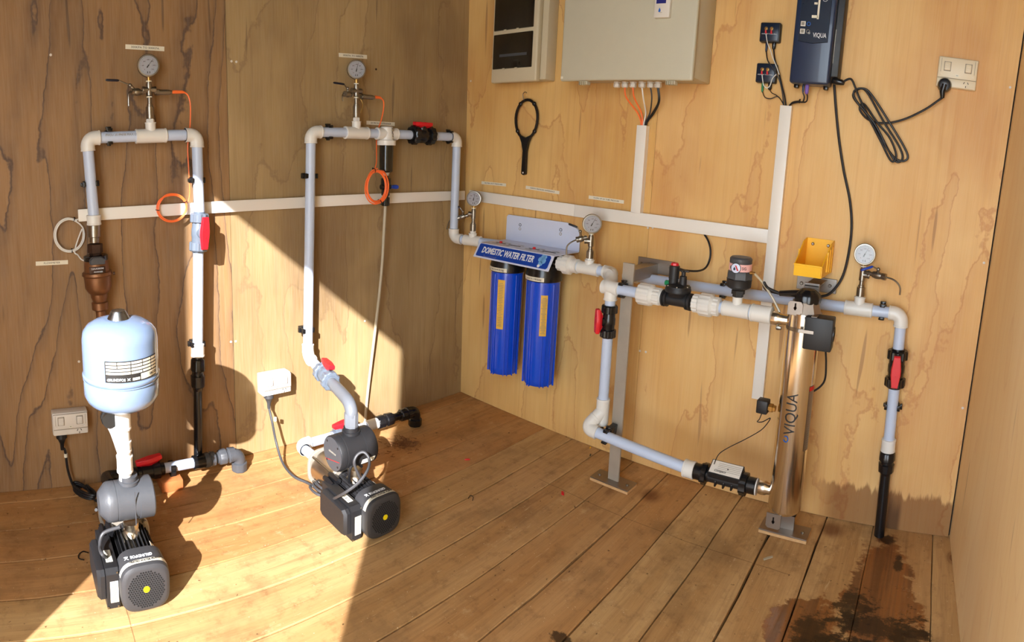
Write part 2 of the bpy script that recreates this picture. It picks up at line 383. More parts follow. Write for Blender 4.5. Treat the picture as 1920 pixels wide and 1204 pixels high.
M['rubber'] = pbr('black cable rubber', (22, 22, 24), .45)
M['cabgrey'] = pbr('dark grey cable', (62, 62, 64), .5)
M['red'] = pbr('red handle plastic', (214, 28, 40), .38)
M['orange'] = pbr('orange cable sheath', (255, 118, 56), .4)
M['steel'] = pbr('polished stainless steel', (236, 229, 216), .17, 1, var=.04, vs=6)
M['steelc'] = pbr('satin stainless chamber', (200, 186, 162), .34, 1, var=.05)
M['cover'] = pbr('charcoal fan cover plastic', (56, 56, 58), .5, bump=.1, bs=300)
M['hole'] = pbr('black hole', (6, 6, 6), .9)
M['recess'] = pbr('shaded ivory recess', (150, 140, 122), .6)  # darker ivory, shade of switch recesses and steps put into the colour
M['steelb'] = pbr('brushed stainless plate', (158, 150, 142), .42, 1, var=.15, vs=8, bump=.1)
M['steels'] = pbr('small steel fitting', (150, 144, 134), .34, 1, var=.1)
M['mill'] = pbr('dull weathered galvanised bar', (170, 160, 146), .55, .35, var=.14, vs=20, bump=.15)
M['brass'] = pbr('brass fitting', (196, 160, 96), .3, 1)
M['bronze'] = pbr('bronze meter body', (132, 92, 62), .45, .75, var=.2, vs=25, bump=.25, bs=120)
M['bronzed'] = pbr('dark oxidised bronze', (70, 48, 36), .5, .6, var=.25, vs=40)
M['tank'] = pbr('pale blue gloss enamel', (122, 143, 172), .22, coat=.5, var=.02)
M['blue'] = pbr('royal blue filter plastic', (12, 74, 206), .22, coat=.3, var=.05)
M['bluel'] = pbr('blue lever plastic', (14, 60, 170), .35)
M['leverd'] = pbr('dark navy lever sleeve', (14, 20, 40), .4)
M['navy'] = pbr('dark navy plastic', (26, 44, 74), .35, coat=.2)
M['navyd'] = pbr('darker navy panel', (20, 34, 54), .3)
M['yellow'] = pbr('yellow bin plastic', (250, 190, 10), .4)
M['yell'] = pbr('yellow printed label', (224, 176, 60), .5, var=.12, vs=60)
M['white'] = pbr('white enamel plate', (206, 214, 236), .35, var=.02)
M['label'] = pbr('white printed tape', (226, 220, 200), .5, var=.03)
M['ink'] = pbr('black ink', (36, 34, 32), .6)
M['inkg'] = pbr('faded grey ink', (140, 134, 122), .6)
M['inkw'] = pbr('white ink', (228, 230, 234), .5)
M['inkb'] = pbr('blue ink', (24, 96, 190), .5)
M['inkr'] = pbr('red ink', (200, 30, 30), .5)
M['pink'] = pbr('pale pink band', (238, 184, 180), .5)
M['banner'] = pbr('deep blue banner', (10, 62, 160), .35, var=.25, vs=4)
M['cyan'] = pbr('pale blue print', (110, 165, 215), .5, var=.3, vs=60)
M['cab'] = pbr('grey green enclosure paint', (190, 185, 164), .45, var=.03, bump=.12, bs=500)
M['cabd'] = pbr('beige enclosure side', (158, 146, 118), .5, var=.04)
M['cream'] = pbr('cream switchboard plastic', (196, 184, 156), .42, var=.03)
M['gpo'] = pbr('ivory socket plastic', (222, 208, 178), .4, var=.02)
M['gpow'] = pbr('white socket plastic', (214, 208, 198), .4, var=.02)
M['smoke'] = pbr('smoked window plastic', (20, 19, 14), .12, coat=.5)
M['screen'] = pbr('display blue', (44, 48, 120), .15)
M['dial'] = pbr('gauge dial face', (196, 192, 196), .5)
M['green'] = pbr('green plastic', (20, 130, 80), .4)
M['purple'] = pbr('purple plug plastic', (120, 90, 180), .4)
M['woodb'] = pbr('raw pine block', (186, 112, 62), .6, var=.2, vs=40, bump=.2)
M['plyedge'] = pbr('plywood packer', (200, 160, 112), .6, var=.2, vs=80)
M['shav'] = pbr('brown wood shavings', (130, 86, 50), .8, var=.4, vs=90)
M['clear'] = pbr('translucent drain tube', (206, 196, 172), .25, trans=.25)
M['yeldot'] = pbr('yellow cap sticker', (236, 214, 20), .4)
M['chrome'] = pbr('bright zinc cap', (150, 156, 160), .28, 1, var=.15)
def glassmat():
    m = bpy.data.materials.new('clear gauge glass'); m.use_nodes = True; N = m.node_tree; N.nodes.remove(N.nodes['Principled BSDF'])
    t = N.nodes.new('ShaderNodeBsdfTransparent'); t.inputs[0].default_value = (.93, .94, .95, 1); g = N.nodes.new('ShaderNodeBsdfGlossy'); g.inputs['Roughness'].default_value = .03
    nz = N.nodes.new('ShaderNodeTexNoise'); nz.inputs['Scale'].default_value = 8; fr = N.nodes.new('ShaderNodeFresnel'); fr.inputs[0].default_value = 1.45; mx = N.nodes.new('ShaderNodeMixShader')
    N.links.new(fr.outputs[0], mx.inputs[0]); N.links.new(t.outputs[0], mx.inputs[1]); N.links.new(g.outputs[0], mx.inputs[2]); N.links.new(mx.outputs[0], N.nodes['Material Output'].inputs[0]); return m
M['glass'] = glassmat()
M['smokeglass'] = pbr('dark strainer bowl', (36, 34, 28), .1, trans=.3)

# ---------------------------------------------------------------- the shed
G0 = Fr((0, 0, 0), (1, 0, 0), (0, 1, 0))          # n = +z
def slab(x0, x1, y0, y1, z0, z1):
    m = MB(); m._add([V((x, y, z)) for z in (z0, z1) for x, y in ((x0, y0), (x1, y0), (x1, y1), (x0, y1))], [(0, 3, 2, 1), (4, 5, 6, 7), (0, 1, 5, 4), (1, 2, 6, 5), (2, 3, 7, 6), (3, 0, 4, 7)]); return m
floor = obj('floor', slab(-.7, 2.0, -.35, 2.05, -.06, -.03), M['under'], kind='structure', flat=True)
YB = [1.93, 1.811, 1.669, 1.527, 1.384, 1.247, 1.113, .970, .826, .686, .5445, .397, .250, .095, -.099, -.26]
GW = [.0014, .0018, .0019, .0017, .0022, .0024, .0021, .0024, .0028, .0030, .0030, .0042, .0032, .0012, .0018, .001]
NS = 26; XS = [-.66 + 2.56 * i / NS for i in range(NS + 1)]
def edge(k, x):
    j = noise.noise(V((x * 3.1, k * 7.3, 0))) * .004 + noise.noise(V((x * 17, k * 3.7, 5))) * .0022
    return YB[k] + j
for k in range(len(YB) - 1):
    m = MB(); vs = []; dz = random.uniform(-.0012, 0)
    for i, x in enumerate(XS):
        g0 = GW[k] * (.55 + .9 * abs(noise.noise(V((x * 5, k * 3.3, 9))))); g1 = GW[k + 1] * (.55 + .9 * abs(noise.noise(V((x * 5, (k + 1) * 3.3, 9)))))
        ya = edge(k, x) - g0; yb = edge(k + 1, x) + g1
        bow = dz + .0008 * noise.noise(V((x * 2, k * 5.0, 1)))
        vs += [V((x, ya, -.02)), V((x, ya, bow - .0015)), V((x, ya - .002, bow)), V((x, yb + .002, bow)), V((x, yb, bow - .0015)), V((x, yb, -.02))]
    fs = []
    for i in range(NS):
        for q in range(5): a = i * 6 + q; fs.append((a, a + 1, a + 7, a + 6))
        fs.append((i * 6 + 5, i * 6, i * 6 + 6, i * 6 + 11))
    fs += [tuple(range(6)), tuple(range(NS * 6, NS * 6 + 6))[::-1]]
    m._add(vs, fs); obj('plank', m, M['plank'], floor)
TOP = 2.42
def wall_slab(frm, x0, x1, y0, y1, z0, z1): m = MB(); m.box(frm, ((x0 + x1) / 2, (y0 + y1) / 2, (z0 + z1) / 2), (x1 - x0, y1 - y0, z1 - z0)); return m
fA = FA((0, WA, 0)); fB = FB((WB, 0, 0))
wall_left = obj('wall_left', wall_slab(fA, -.75, 2.0, -.02, TOP, -.06, -.0125), M['under'], kind='structure', flat=True)
JX = .7665
obj('panel', wall_slab(fA, -.70, JX - .0008, .001, TOP, -.012, 0), M['plyA'], wall_left, flat=True)
obj('panel', wall_slab(fA, JX + .0008, 1.90, .001, TOP, -.012, 0), M['plyA2'], wall_left, flat=True)
wall_back = obj('wall_back', wall_slab(fB, -1.96, .35, -.02, TOP, -.06, -.0125), M['under'], kind='structure', flat=True)
JY = .978
obj('panel', wall_slab(fB, -1.93, -JY - .0006, .001, TOP, -.012, 0), M['plyB'], wall_back, flat=True)
m = MB(); m.prism(fB, [(-JY + .0006, .001), (.148, .001), (.148 + .0215 * TOP, TOP), (-JY + .0006, TOP)], -.012, 0); obj('panel', m, M['plyB2'], wall_back, flat=True)
# the right wall leans out a little and runs slightly off square
m = MB(); P = []
for off in (0, -.03):
    for x, z in ((-.606, 0), (WB + .02, 0), (WB + .02, TOP), (-.606, TOP)): P.append(V((x, -.1535 - .05 * (WB - x) - .0215 * z + off, z)))
for x, z in (): pass
m._add(P, [(0, 1, 2, 3), (7, 6, 5, 4), (0, 4, 5, 1), (1, 5, 6, 2), (2, 6, 7, 3), (3, 7, 4, 0)])
obj('wall_right', m, M['plyC'], kind='structure', flat=True)
# the end wall behind the camera's left with the open doorway that lets the sun in
DX, DY0, DY1, DZ = -.615, -.24, .615, 2.07
wf = MB()
for (y0, y1, z0, z1) in ((DY1, 1.95, 0, TOP), (-.36, DY1, DZ, TOP)):
    wf.box(Fr((DX - .02, (y0 + y1) / 2, (z0 + z1) / 2), (0, 1, 0), (0, 0, 1)), (0, 0, 0), (y1 - y0, z1 - z0, .03))
obj('wall_front', wf, M['plyC'], kind='structure', flat=True)
M['roofu'] = pbr('dark roof underlay', (74, 70, 64), .8)  # out of view, coloured dark to cut bounce light on the upper walls
obj('ceiling', slab(-.70, 2.0, -.35, 2.0, TOP + .001, TOP + .03), M['roofu'], kind='structure', flat=True)
gm = pbr('pale gravel outside', (205, 200, 190), .9, var=.15, vs=3)  # unseen slab added outside, made pale to bounce sunlight into the room
obj('ground', slab(-14, -.72, -9, 9, -.25, -.2), gm, kind='structure', flat=True)
def screw(p, fr, parent, mat='gpow', r=.0042):
    m = MB(); f = Fr(p, fr.r, fr.u); m.lathe(f(0, 0, -.004), fr.n, [(0, r * .6), (.004, r), (.0052, r), (.0058, r * .8)], 10); m.box(f, (0, 0, .0018), (r * .9, r * .3, .0006))
    return obj('screw', m, M[mat], parent)
for px in ((95, 103), (434, 115), (443, 116), (433, 641), (442, 640), (148, 678), (684, 602), (568, 620 + 40)): screw(A(*px), fA, wall_left)
for px in ((883, 152), (1215, 427), (1224, 427), (1200, 658), (1211, 660), (989, 392), (1894, 164), (1845, 493), (1805, 765), (1063, 10)): screw(B(*px), fB, wall_back)
screw(A(705, 130), fA, wall_left, 'bronzed')
for px in ((1358, 868), (1183, 878), (1192, 881)): pass
# ---------------------------------------------------------------- component builders
R0, RF = .0175, .0222
def pipe(a, b, parent, mat='pvc', r=R0, name='pipe'): return obj(name, MB().cyl(a, b, r, n=24), M[mat], parent)
def elbow(P, da, db, parent, mat='pvcf', L=.040, r=RF, name='elbow', a=.024):
    P = V(P); da = V(da).normalized(); db = V(db).normalized(); pts = [P + da * L, P + da * a]
    c0, c1 = P + da * a, P + db * a
    for k in range(1, 8):
        t = k / 8; pts.append(c0 * (1 - t) ** 2 + (P * .72 + (c0 + c1) * .14) * 2 * t * (1 - t) + c1 * t * t)
    pts += [c1, P + db * L]
    m = MB().tube(pts, r, 24)
    for d in (da, db): m.lathe(P + d * (L - .005), d, [(0, r), (.0005, r * 1.035), (.0045, r * 1.035), (.005, r * .98)], 24)
    return obj(name, m, M[mat], parent)
def tee(P, ax, br, parent, mat='pvcf', L=.05, Lb=.042, r=RF, rb=None, name='tee_fitting'):
    P = V(P); ax = V(ax).normalized(); br = V(br).normalized(); rb = rb or r * .75
    m = MB().lathe(P - ax * L, ax, [(0, r * .97), (.001, r * 1.04), (.005, r * 1.04), (.0055, r), (2 * L - .0055, r), (2 * L - .005, r * 1.04), (2 * L - .001, r * 1.04), (2 * L, r * .97)], 24)
    m.lathe(P, br, [(0, rb), (Lb - .004, rb), (Lb - .0035, rb * 1.08), (Lb, rb * 1.08)], 20)
    return obj(name, m, M[mat], parent)
def socket(a, b, parent, mat='pvcf', r=RF, name='coupling'):
    a, b = V(a), V(b); L = (b - a).length
    return obj(name, MB().lathe(a, b - a, [(0, r * .96), (.001, r * 1.04), (.006, r * 1.04), (.0065, r), (L - .0065, r), (L - .006, r * 1.04), (L - .001, r * 1.04), (L, r * .96)], 24), M[mat], parent)
def clip(P, ax, out, label, back=.035, mat='black', r=R0, nub=1):
    """saddle clip: foot against the wall, two jaws round the pipe, one latch nose"""
    P = V(P); ax = V(ax).normalized(); out = V(out).normalized(); f = Fr(P, out.cross(ax), ax)      # x lateral, y along pipe, z = -? 
    s = 1 if f.n.dot(out) > 0 else -1
    m = MB()
    m.box(f, (0, 0, s * -(back * .5 + r * .5)), (2 * r + .004, .020, back - r), .002)
    for q in (-1, 1):
        m.box(f, (q * (r + .004), 0, s * -.002), (.006, .018, r * 1.5), .0015)
        m.box(f, (q * (r + .0075), 0, s * -.010), (.008, .012, .010), .002)
        m.box(f, (q * (r + .001), 0, s * (r * .62)), (.006, .016, .006), .0015)
    m.box(f, (nub * (r + .010), 0, s * -.012), (.006, .018, .012), .002)
    return tag(obj('pipe_clip', m, M[mat]), label, 'pipe clip', 'black saddle clips holding the pipes')
def handle_paddle(fr, mat, parent, L=.088, w0=.019, w1=.031, d=.012, stem=.03, name='handle'):
    """fr: origin on the valve axis, y along the pipe, z out"""
    m = MB(); h = L / 2
    poly = [(-w0 / 2, -h), (w0 / 2, -h), (w1 / 2, -h * .12), (w1 / 2, h * .18), (w0 / 2, h), (-w0 / 2, h), (-w1 / 2, h * .18), (-w1 / 2, -h * .12)]
    low = [(x * .55, y * (.45 if abs(y) > h * .5 else .6)) for x, y in poly]
    m.prism(fr, low, stem - .012, stem, 0, poly); m.prism(fr, poly, stem, stem + d, .003)
    for q in (-1, 1): m.box(fr, (0, q * .013, stem + d + .0006), (.003, .0035, .0016))
    return obj(name, m, M[mat], parent)
def union_valve(P, ax, hd, label, mat='black', hmat='red', L=.132, r=.026, hL=.1, loc=None, cat='valve', hs=.036, group=None):
    P = V(P); ax = V(ax).normalized(); hd = V(hd).normalized(); hd = (hd - ax * hd.dot(ax)).normalized()
    t = thing('ball_valve', label, cat, loc or P, group)
    k = L / .132; c = MB()
    c.lathe(P - ax * L * .5, ax, [(0, r * .80), (.012 * k, r * .80), (.014 * k, r * .95), (.05 * k, r * .95), (.055 * k, r * 1.02), (.077 * k, r * 1.02), (.082 * k, r * .95), (.118 * k, r * .95), (.120 * k, r * .80), (L, r * .80)], 28)
    c.lathe(P + hd * r * .6, hd, [(0, r * .75), (.012, r * .75), (.014, r * .5), (hs - .018, r * .45)], 20)
    obj('valve_body', c, M[mat], t)
    for s in (-1, 1):
        n = MB(); n.lathe(P + ax * (s * .047 * k), ax * s, [(-.016 * k, r * 1.05, 1), (-.014 * k, r * 1.16, 1), (.010 * k, r * 1.16, 1), (.014 * k, r * 1.02, 1)], ribs=10, amp=r * .10); obj('union_nut', n, M[mat], t)
    f = Fr(P, ax.cross(hd), ax); 
    if f.n.dot(hd) < 0: f = Fr(P, -ax.cross(hd), ax)
    handle_paddle(f, hmat, t, hL, stem=hs)
    return t
def comp_coupling(a, b, parent, mat='black', r=.0245, name='compression_coupling'):
    a, b = V(a), V(b); L = (b - a).length; u = L / 10
    m = MB().lathe(a, b - a, [(0, r * .78), (u * .8, r * .80), (u, r * .9, 1), (u * 1.4, r, 1), (u * 4.2, r * 1.05, 1), (u * 4.6, r * .9), (u * 5.4, r * .9), (u * 5.8, r * 1.05, 1), (u * 8.8, r * .98, 1), (u * 9.2, r * .8), (L, r * .72)], ribs=9, amp=.0012)
    return obj(name, m, M[mat], parent)
def coupling_nut(a, b, parent, mat='pvcf', r=.03, name='union_nut', ribs=14):
    a, b = V(a), V(b); L = (b - a).length
    m = MB().lathe(a, b - a, [(0, r * .78), (L * .06, r * .94, 1), (L * .12, r * 1.0, 1), (L * .82, r * 1.0, 1), (L * .86, r * .94), (L, r * .80)], ribs=ribs, amp=.0018)
    return obj(name, m, M[mat], parent)
def gauge(P, up, face, label, hg=.215, hc=.142, style='cross', rot=0, needle=48, rg=.0335, side=None):
    """P on the axis of the pipe; riser, fittings and dial"""
    P = V(P); up = V(up).normalized(); face = V(face).normalized(); face = (face - up * face.dot(up)).normalized()
    t = thing('pressure_gauge', label, 'gauge', P + up * .04); k = hg / .215; k2 = hc / .142
    o = MB().lathe(P + up * .040 * k2, up, [(0, .0135), (.010, .0135), (.011, .012), (.013, .012)], 6); obj('reducer', o, M['pvcf'], t)
    o = MB().lathe(P + up * .052 * k2, up, [(0, .011), (.001, .0128), (.038 * k2, .0128), (.039 * k2, .010), (.045 * k2, .010)], 20); obj('barrel', o, M['steels'], t)
    z0, z1 = .097 * k2, hc
    o = MB().lathe(P + up * z0, up, [(0, .0085), (.002, .0085), (.003, .0072), (z1 - z0 - .02, .0072), (z1 - z0 - .018, .0098), (z1 - z0 + .018, .0098), (z1 - z0 + .019, .007), (z1 - z0 + .026, .007)], 16)
    sd = V(side) if side else face.cross(up)
    if style == 'cross':
        o.lathe(P + up * hc - sd * .022, sd, [(0, .0098), (.002, .0105), (.006, .0098), (.038, .0098), (.042, .0105), (.044, .0098)], 16)
    else: o.lathe(P + up * hc, sd, [(0, .0098), (.016, .0098), (.018, .0105), (.022, .0105)], 16)
    obj('pipe_fitting', o, M['steels'], t)
    o = MB()
    for z in (.092 * k2, .118 * k2, hc + .024): o.lathe(P + up * z, up, [(0, .0092), (.0035, .0092)], 14)
    obj('thread_tape', o, M['label'], t)
    C = P + up * hg
    o = MB().lathe(P + up * (hc + .02), up, [(0, .0055), (hg - hc - .05, .0055)], 12); obj('stem', o, M['brass'], t)
    o = MB().lathe(C - face * .016, face, [(-.006, rg * .6), (-.004, rg * .93), (0, rg * .97), (.020, rg * .97), (.021, rg * 1.04), (.0245, rg * 1.04), (.026, rg * .99), (.0262, rg * .9), (.0225, rg * .885), (.0222, 0.0001)], 36); obj('case', o, M['steels'], t)
    f = Fr(C + face * .0068, up.cross(face), up)
    d = obj('dial', MB().lathe(f.o, face, [(0, rg * .885), (.0006, rg * .885)], 36), M['dial'], t)
    o = MB(); orr = MB()
    for i in range(25):
        a = math.radians(225 - i * 270 / 24); L = .0042 if i % 4 == 0 else .0022
        g = Fr(f(math.cos(a) * rg * .76, math.sin(a) * rg * .76, .0009), f.r * math.cos(a) + f.u * math.sin(a), f.u * math.cos(a) - f.r * math.sin(a)); o.box(g, (0, 0, 0), (L, .0005, .0002))
        if i % 2 == 0: g2 = g.at(-rg * .22, 0); orr.box(g2, (0, 0, 0), (.0025, .0005, .0002))
    o.box(f.at(-.0035, -rg * .62, .0008), (0, 0, 0), (.0022, .006, .0002)); o.box(f.at(.0035, -rg * .62, .0008), (0, 0, 0), (.0022, .006, .0002))
    obj('scale_marks', o, M['ink'], d); obj('scale_marks', orr, M['inkr'], d)
    for i in range(7):
        a = math.radians(225 - i * 45); text(str(i * 200 if i else 0), .0052, f.at(math.cos(a) * rg * .52, math.sin(a) * rg * .52, .0009), M['ink'], d, 'numeral', .0001)
    g = f.at(0, 0, .0022).rot(math.radians(needle)); o = MB(); o.prism(g, [(-.001, -.009), (.001, -.009), (.0022, -.006), (.0008, 0), (.0003, rg * .72), (-.0003, rg * .72), (-.0008, 0), (-.0022, -.006)], 0, .0006); o.lathe(g.o, face, [(0, .0022), (.0014, .002)], 12); obj('needle', o, M['ink'], t)
    obj('glass', MB().lathe(C + face * .0098, face, [(0, rg * .9), (.001, rg * .88)], 32), M['glass'], t)
    return t
def tap(conv, a, b, piv, g0, g1, sp, label, lever='leverd'):
    """conv: (px, py, off) -> point; small steel sampling tap with lever and bent spout"""
    a, b, piv, g0, g1 = (conv(*q) for q in (a, b, piv, g0, g1)); sp = [conv(*q) for q in sp]
    t = thing('sample_tap', label, 'tap', b); ax = (b - a); L = ax.length
    m = MB().lathe(a, ax, [(0, .006), (L * .12, .006), (L * .13, .0088), (L * .22, .0088), (L * .23, .0065), (L * .34, .0065), (L * .36, .0095), (L * .5, .0115), (L * .66, .0115), (L * .78, .0095), (L * .8, .0105), (L * .98, .0105), (L, .006)], 12)
    m.cyl(lerp(a, b, .58), piv, .0045, n=10); m.ball(piv, .006); obj('valve_body', m, M['steels'], t)
    lv = obj('lever', MB().tube(curve([piv, lerp(piv, g0, .6), g0, lerp(g0, g1, .4)], 4), .0022, 8), M['steels'], t)
    obj('grip', MB().tube([lerp(g0, g1, -.05), lerp(g0, g1, .06), lerp(g0, g1, .9), lerp(g0, g1, 1)], [.002, .0038, .0038, .002], 10), M[lever], t)
    obj('spout', MB().tube(curve([b] + sp, 6), .0028, 10), M['steels'], t); return t
def cable(name, pts, r, mat, label, cat='cable', sub=8, parent=None, group=None, n=8):
    o = obj(name, MB().tube(curve(pts, sub), r, n), M[mat], parent)
    return tag(o, label, cat, group) if parent is None else o
def loops(c, ax, n, R, Ry, spread, seed, tilt=0):
    """points of a hand-wound coil"""
    rr = random.Random(seed); f = Fr(c, *ax); out = []
    for k in range(n):
        dx, dy, dr, dz = rr.uniform(-1, 1) * spread, rr.uniform(-1, 1) * spread, rr.uniform(-1, 1) * spread, rr.uniform(-.5, 1) * spread
        for i in range(10):
            a = math.pi / 2 + tilt + 2 * math.pi * i / 10; out.append(f(math.cos(a) * (R + dr) + dx, math.sin(a) * (Ry + dr) + dy, dz + .004 * k / max(1, n)))
    return out
def tie(c, ax, parent, r=.006): 
    m = MB().torus(c, ax, r, .0014, 14, 6); f = Fr(c, V(ax).orthogonal(), V(ax)); m.box(f, (r + .002, 0, 0), (.006, .004, .004), .0006)
    return obj('cable_tie', m, M['black'], parent)
def tape_label(c0, c1, h, words, fr, label, off=.0006, tw=.72):
    """printed tape between two points on a wall"""
    c0, c1 = V(c0), V(c1); f = Fr((c0 + c1) / 2 + fr.n * off, c1 - c0, fr.u); L = (c1 - c0).length
    t = obj('wall_label', MB().box(f, (0, 0, 0), (L, h, .0008), .0002, 1), M['label']); tag(t, label, 'label', 'printed tape labels')
    text(words, h * .62, f.at(0, -.0002, .0006), M['ink'], t, 'lettering', .0001, maxw=L * tw); return t
def trunking(fr, x0, x1, y0, y1, d, label, vert=False):
    t = thing('cable_trunking', label, 'trunking', fr((x0 + x1) / 2, y0, .001), 'white square cable trunking')
    c = ((x0 + x1) / 2, (y0 + y1) / 2)
    obj('base', MB().box(fr, (c[0], c[1], d * .4 + .0005), (x1 - x0 - .002, y1 - y0 - .002, d * .8), .0008, 1), M['trunk'], t)
    obj('lid', MB().box(fr, (c[0], c[1], d * .9), (x1 - x0, y1 - y0, d * .28), .0012, 2), M['trunk'], t); return t
# ---------------------------------------------------------------- trunking
xa = A(145.5, 405).x
trunking(fA, xa, 1.05, .887, .926, .017, 'left length of white trunking on the dark plywood wall, running behind both plumbing loops')
trunking(fA, 1.051, 1.845, .888, .928, .017, 'white trunking running into the corner on the left wall, behind the coiled orange cable')
trunking(Fr(Bw(1.29, .8995), (0, -1, -.021), (0, -.021, 1)), -.560, 0, -.0225, .0225, .018, 'white horizontal trunking on the back wall from the corner to above the filter bracket')
trunking(Fr(Bw(1.289, .8990), (0, -1, -.0055), (0, -.0055, 1)), 0, .753, -.0225, .0225, .018, 'white horizontal trunking on the back wall between the filter bracket and the tall upright')
yt = .515
tall = Fr(Bw(.519, .355), (0, -1, .000), (0, .033 / .958, 1))
trunking(tall, -.019, .019, 0, .958, .022, 'tall white upright trunking beside the steel purifier tube, topped by black cables', True)
zsh = B(1207, 236).z
sh = Fr(Bw(B(1198, 399).y, .919), (0, -1, 0), (0, B(1206, 236).y - B(1198, 399).y, zsh - .919))
trunking(sh, -.019, .019, 0, zsh - .919, .026, 'short white upright trunking under the grey enclosure')
# ---------------------------------------------------------------- wall labels
tape_label(A(235, 87.5), A(308, 92), .0145, '300KPA TO 500KPA', fA, 'white tape label above the leftmost pressure gauge, reading 300KPA TO 500KPA')
tape_label(A(67, 494.5), A(127.5, 491.5), .0135, 'FLOWMETER', fA, 'white tape label reading FLOWMETER, left of the bronze meter', tw=.5)
tape_label(A(635, 103), A(688, 107), .0145, '300KPA TO 500KPA', fA, 'white tape label above the middle gauge on the left wall')
tape_label(A(687, 230), A(740, 233), .0145, '50 MICRON STRAINER', fA, 'white tape label reading 50 MICRON STRAINER behind the orange cable')
tape_label(B(903, 342.5), B(949, 347), .0125, 'FILTER OUT PRESSURE', fB, 'shortest white tape label on the back wall, nearest the corner')
tape_label(B(986, 351), B(1049, 361.5), .0125, '100KPA PRESSURE DIFFERENCE', fB, 'white tape label below the black filter wrench')
tape_label(B(1104, 369.5), B(1170, 379), .0125, '10 KPA OF UV TUBE PRESSURE', fB, 'white tape label just left of the short upright trunking')
# ---------------------------------------------------------------- left loop on the left wall
CO = lambda px, py, off=0: A(px, py, off)
PO = .052
tl, tr = A(163, 256, PO), A(369.5, 256, PO); zt = (tl.z + tr.z) / 2; tl.z = tr.z = zt; tl.y = tr.y = WA + TILT * zt - PO
bl = A(176, 408, PO); br = A(371, 648, PO); X1 = V((1, 0, 0))
loop1 = thing('pipe_loop', 'left loop of white pipe on the dark plywood, above the bronze meter', 'pipework', V((lerp(tl, tr, .5).x, tl.y, br.z)), None)
dl, dr = (bl - tl).normalized(), (br - tr).normalized()
elbow(tl, X1, dl, loop1); elbow(tr, -X1, dr, loop1)
gt = A(283, 256, PO).x
T1 = V((gt, tl.y, zt)); tee(T1, X1, ZUP, loop1)
for a, b in ((tl + X1 * .035, T1 - X1 * .045), (T1 + X1 * .045, tr - X1 * .035)): pipe(a, b, loop1)
text('PVCU 25 PN18 MAX DI', .010, Fr(lerp(tl, T1, .52) + V((0, -.0178, .006)), X1, ZUP), M['inkg'], loop1, 'pipe_print', .0001, maxw=.10)
pipe(tl + dl * .035, bl, loop1); socket(A(175.5, 403, PO), A(176.5, 422, PO), loop1)
vt, vb = A(374, 404, PO), A(372, 467, PO)
pipe(tr + dr * .035, vt, loop1); pipe(vb, br, loop1)
socket(A(371, 643, PO), A(371, 668, PO), loop1, 'pvcf')
v1 = union_valve((vt + vb) / 2, vt - vb, (.16, -1, 0), 'grey ball valve with a vertical red handle on the left loop', 'grey', L=.135, r=.0245, hL=.105, hs=.036)
clip(A(205, 256, PO), X1, (0, -1, 0), 'black clip on the top run of the left loop, left of its gauge', PO - .018)
clip(A(169, 345, PO), dl, (0, -1, 0), 'black clip on the left upright above the bronze meter', PO - .018)
clip(A(370, 338, PO), dr, (0, -1, 0), 'black clip behind the thin orange cable on the sunlit upright', PO - .018)
clip(A(370.5, 645, PO), dr, (0, -1, 0), 'black clip at the foot of the sunlit white upright', PO - .018, nub=-1)
# black drop pipe
drop = thing('drain_pipe', 'black drop pipe below the left loop, in the shade of the blue tank', 'pipe', A(371, 866, PO))
ct, cb = A(371, 666, PO), A(371, 732, PO)
comp_coupling(ct, cb, drop, 'black', .0225); pipe(cb, A(371.5, 868, PO), drop, 'black', .0148)
gauge(T1, (0, TILT, 1), (-.12, -1, -.12), 'round steel pressure gauge on the top of the left loop', needle=-38, side=X1)
tap(CO, (272, 173, PO), (246, 172, PO + .004), (244, 160, PO + .006), (222, 151, PO + .008), (198, 150, PO + .010), [(242, 174, PO + .014), (241, 184, PO + .018), (241.5, 199, PO + .018)], 'small steel tap with a dark blue lever left of the leftmost gauge')
def sensor(a, b, label):
    t = thing('pressure_sensor', label, 'sensor', lerp(a, b, .5)); L = (b - a).length
    obj('body', MB().lathe(a, b - a, [(0, .007), (L * .1, .007), (L * .12, .0095), (L * .28, .0095), (L * .3, .0085), (L * .85, .0085), (L * .87, .006), (L, .006)], 18), M['steels'], t)
    obj('hex_nut', MB().lathe(lerp(a, b, .1), b - a, [(0, .0105), (L * .14, .0105)], 6), M['steels'], t); return t
sa, sb = A(289, 173, PO), A(322, 173, PO); sensor(sa, sb, 'steel pressure sensor right of the leftmost gauge, feeding an orange cable')
c = thing('orange_cable', 'thin orange cable from the left gauge down to a small coil on the trunking', 'cable', A(352, 300, .03))
obj('boot', MB().tube([sb, A(326, 172.5, PO), A(342, 172.5, PO), A(347, 173.5, PO)], [.0045, .0056, .0048, .0026], 10), M['orange'], c)
cable('cable', [A(345, 173, PO), A(353, 180, PO), A(357, 200, PO), A(356, 240, .03), A(352, 275, .012), A(354, 320, .02), A(356, 360, .024), A(353, 378, .026)], .0022, 'orange', '', parent=c)
cc = A(322.5, 389, .030)
cable('coil', loops(cc, ((1, 0, 0), (0, 0, 1)), 4, .049, .044, .0022, 3, .9), .0022, 'orange', '', parent=c, sub=4)
tie(cc + V((-.049, 0, -.006)), (.2, 0, 1), c); tie(cc + V((.046, 0, .016)), (.3, 0, -1), c)
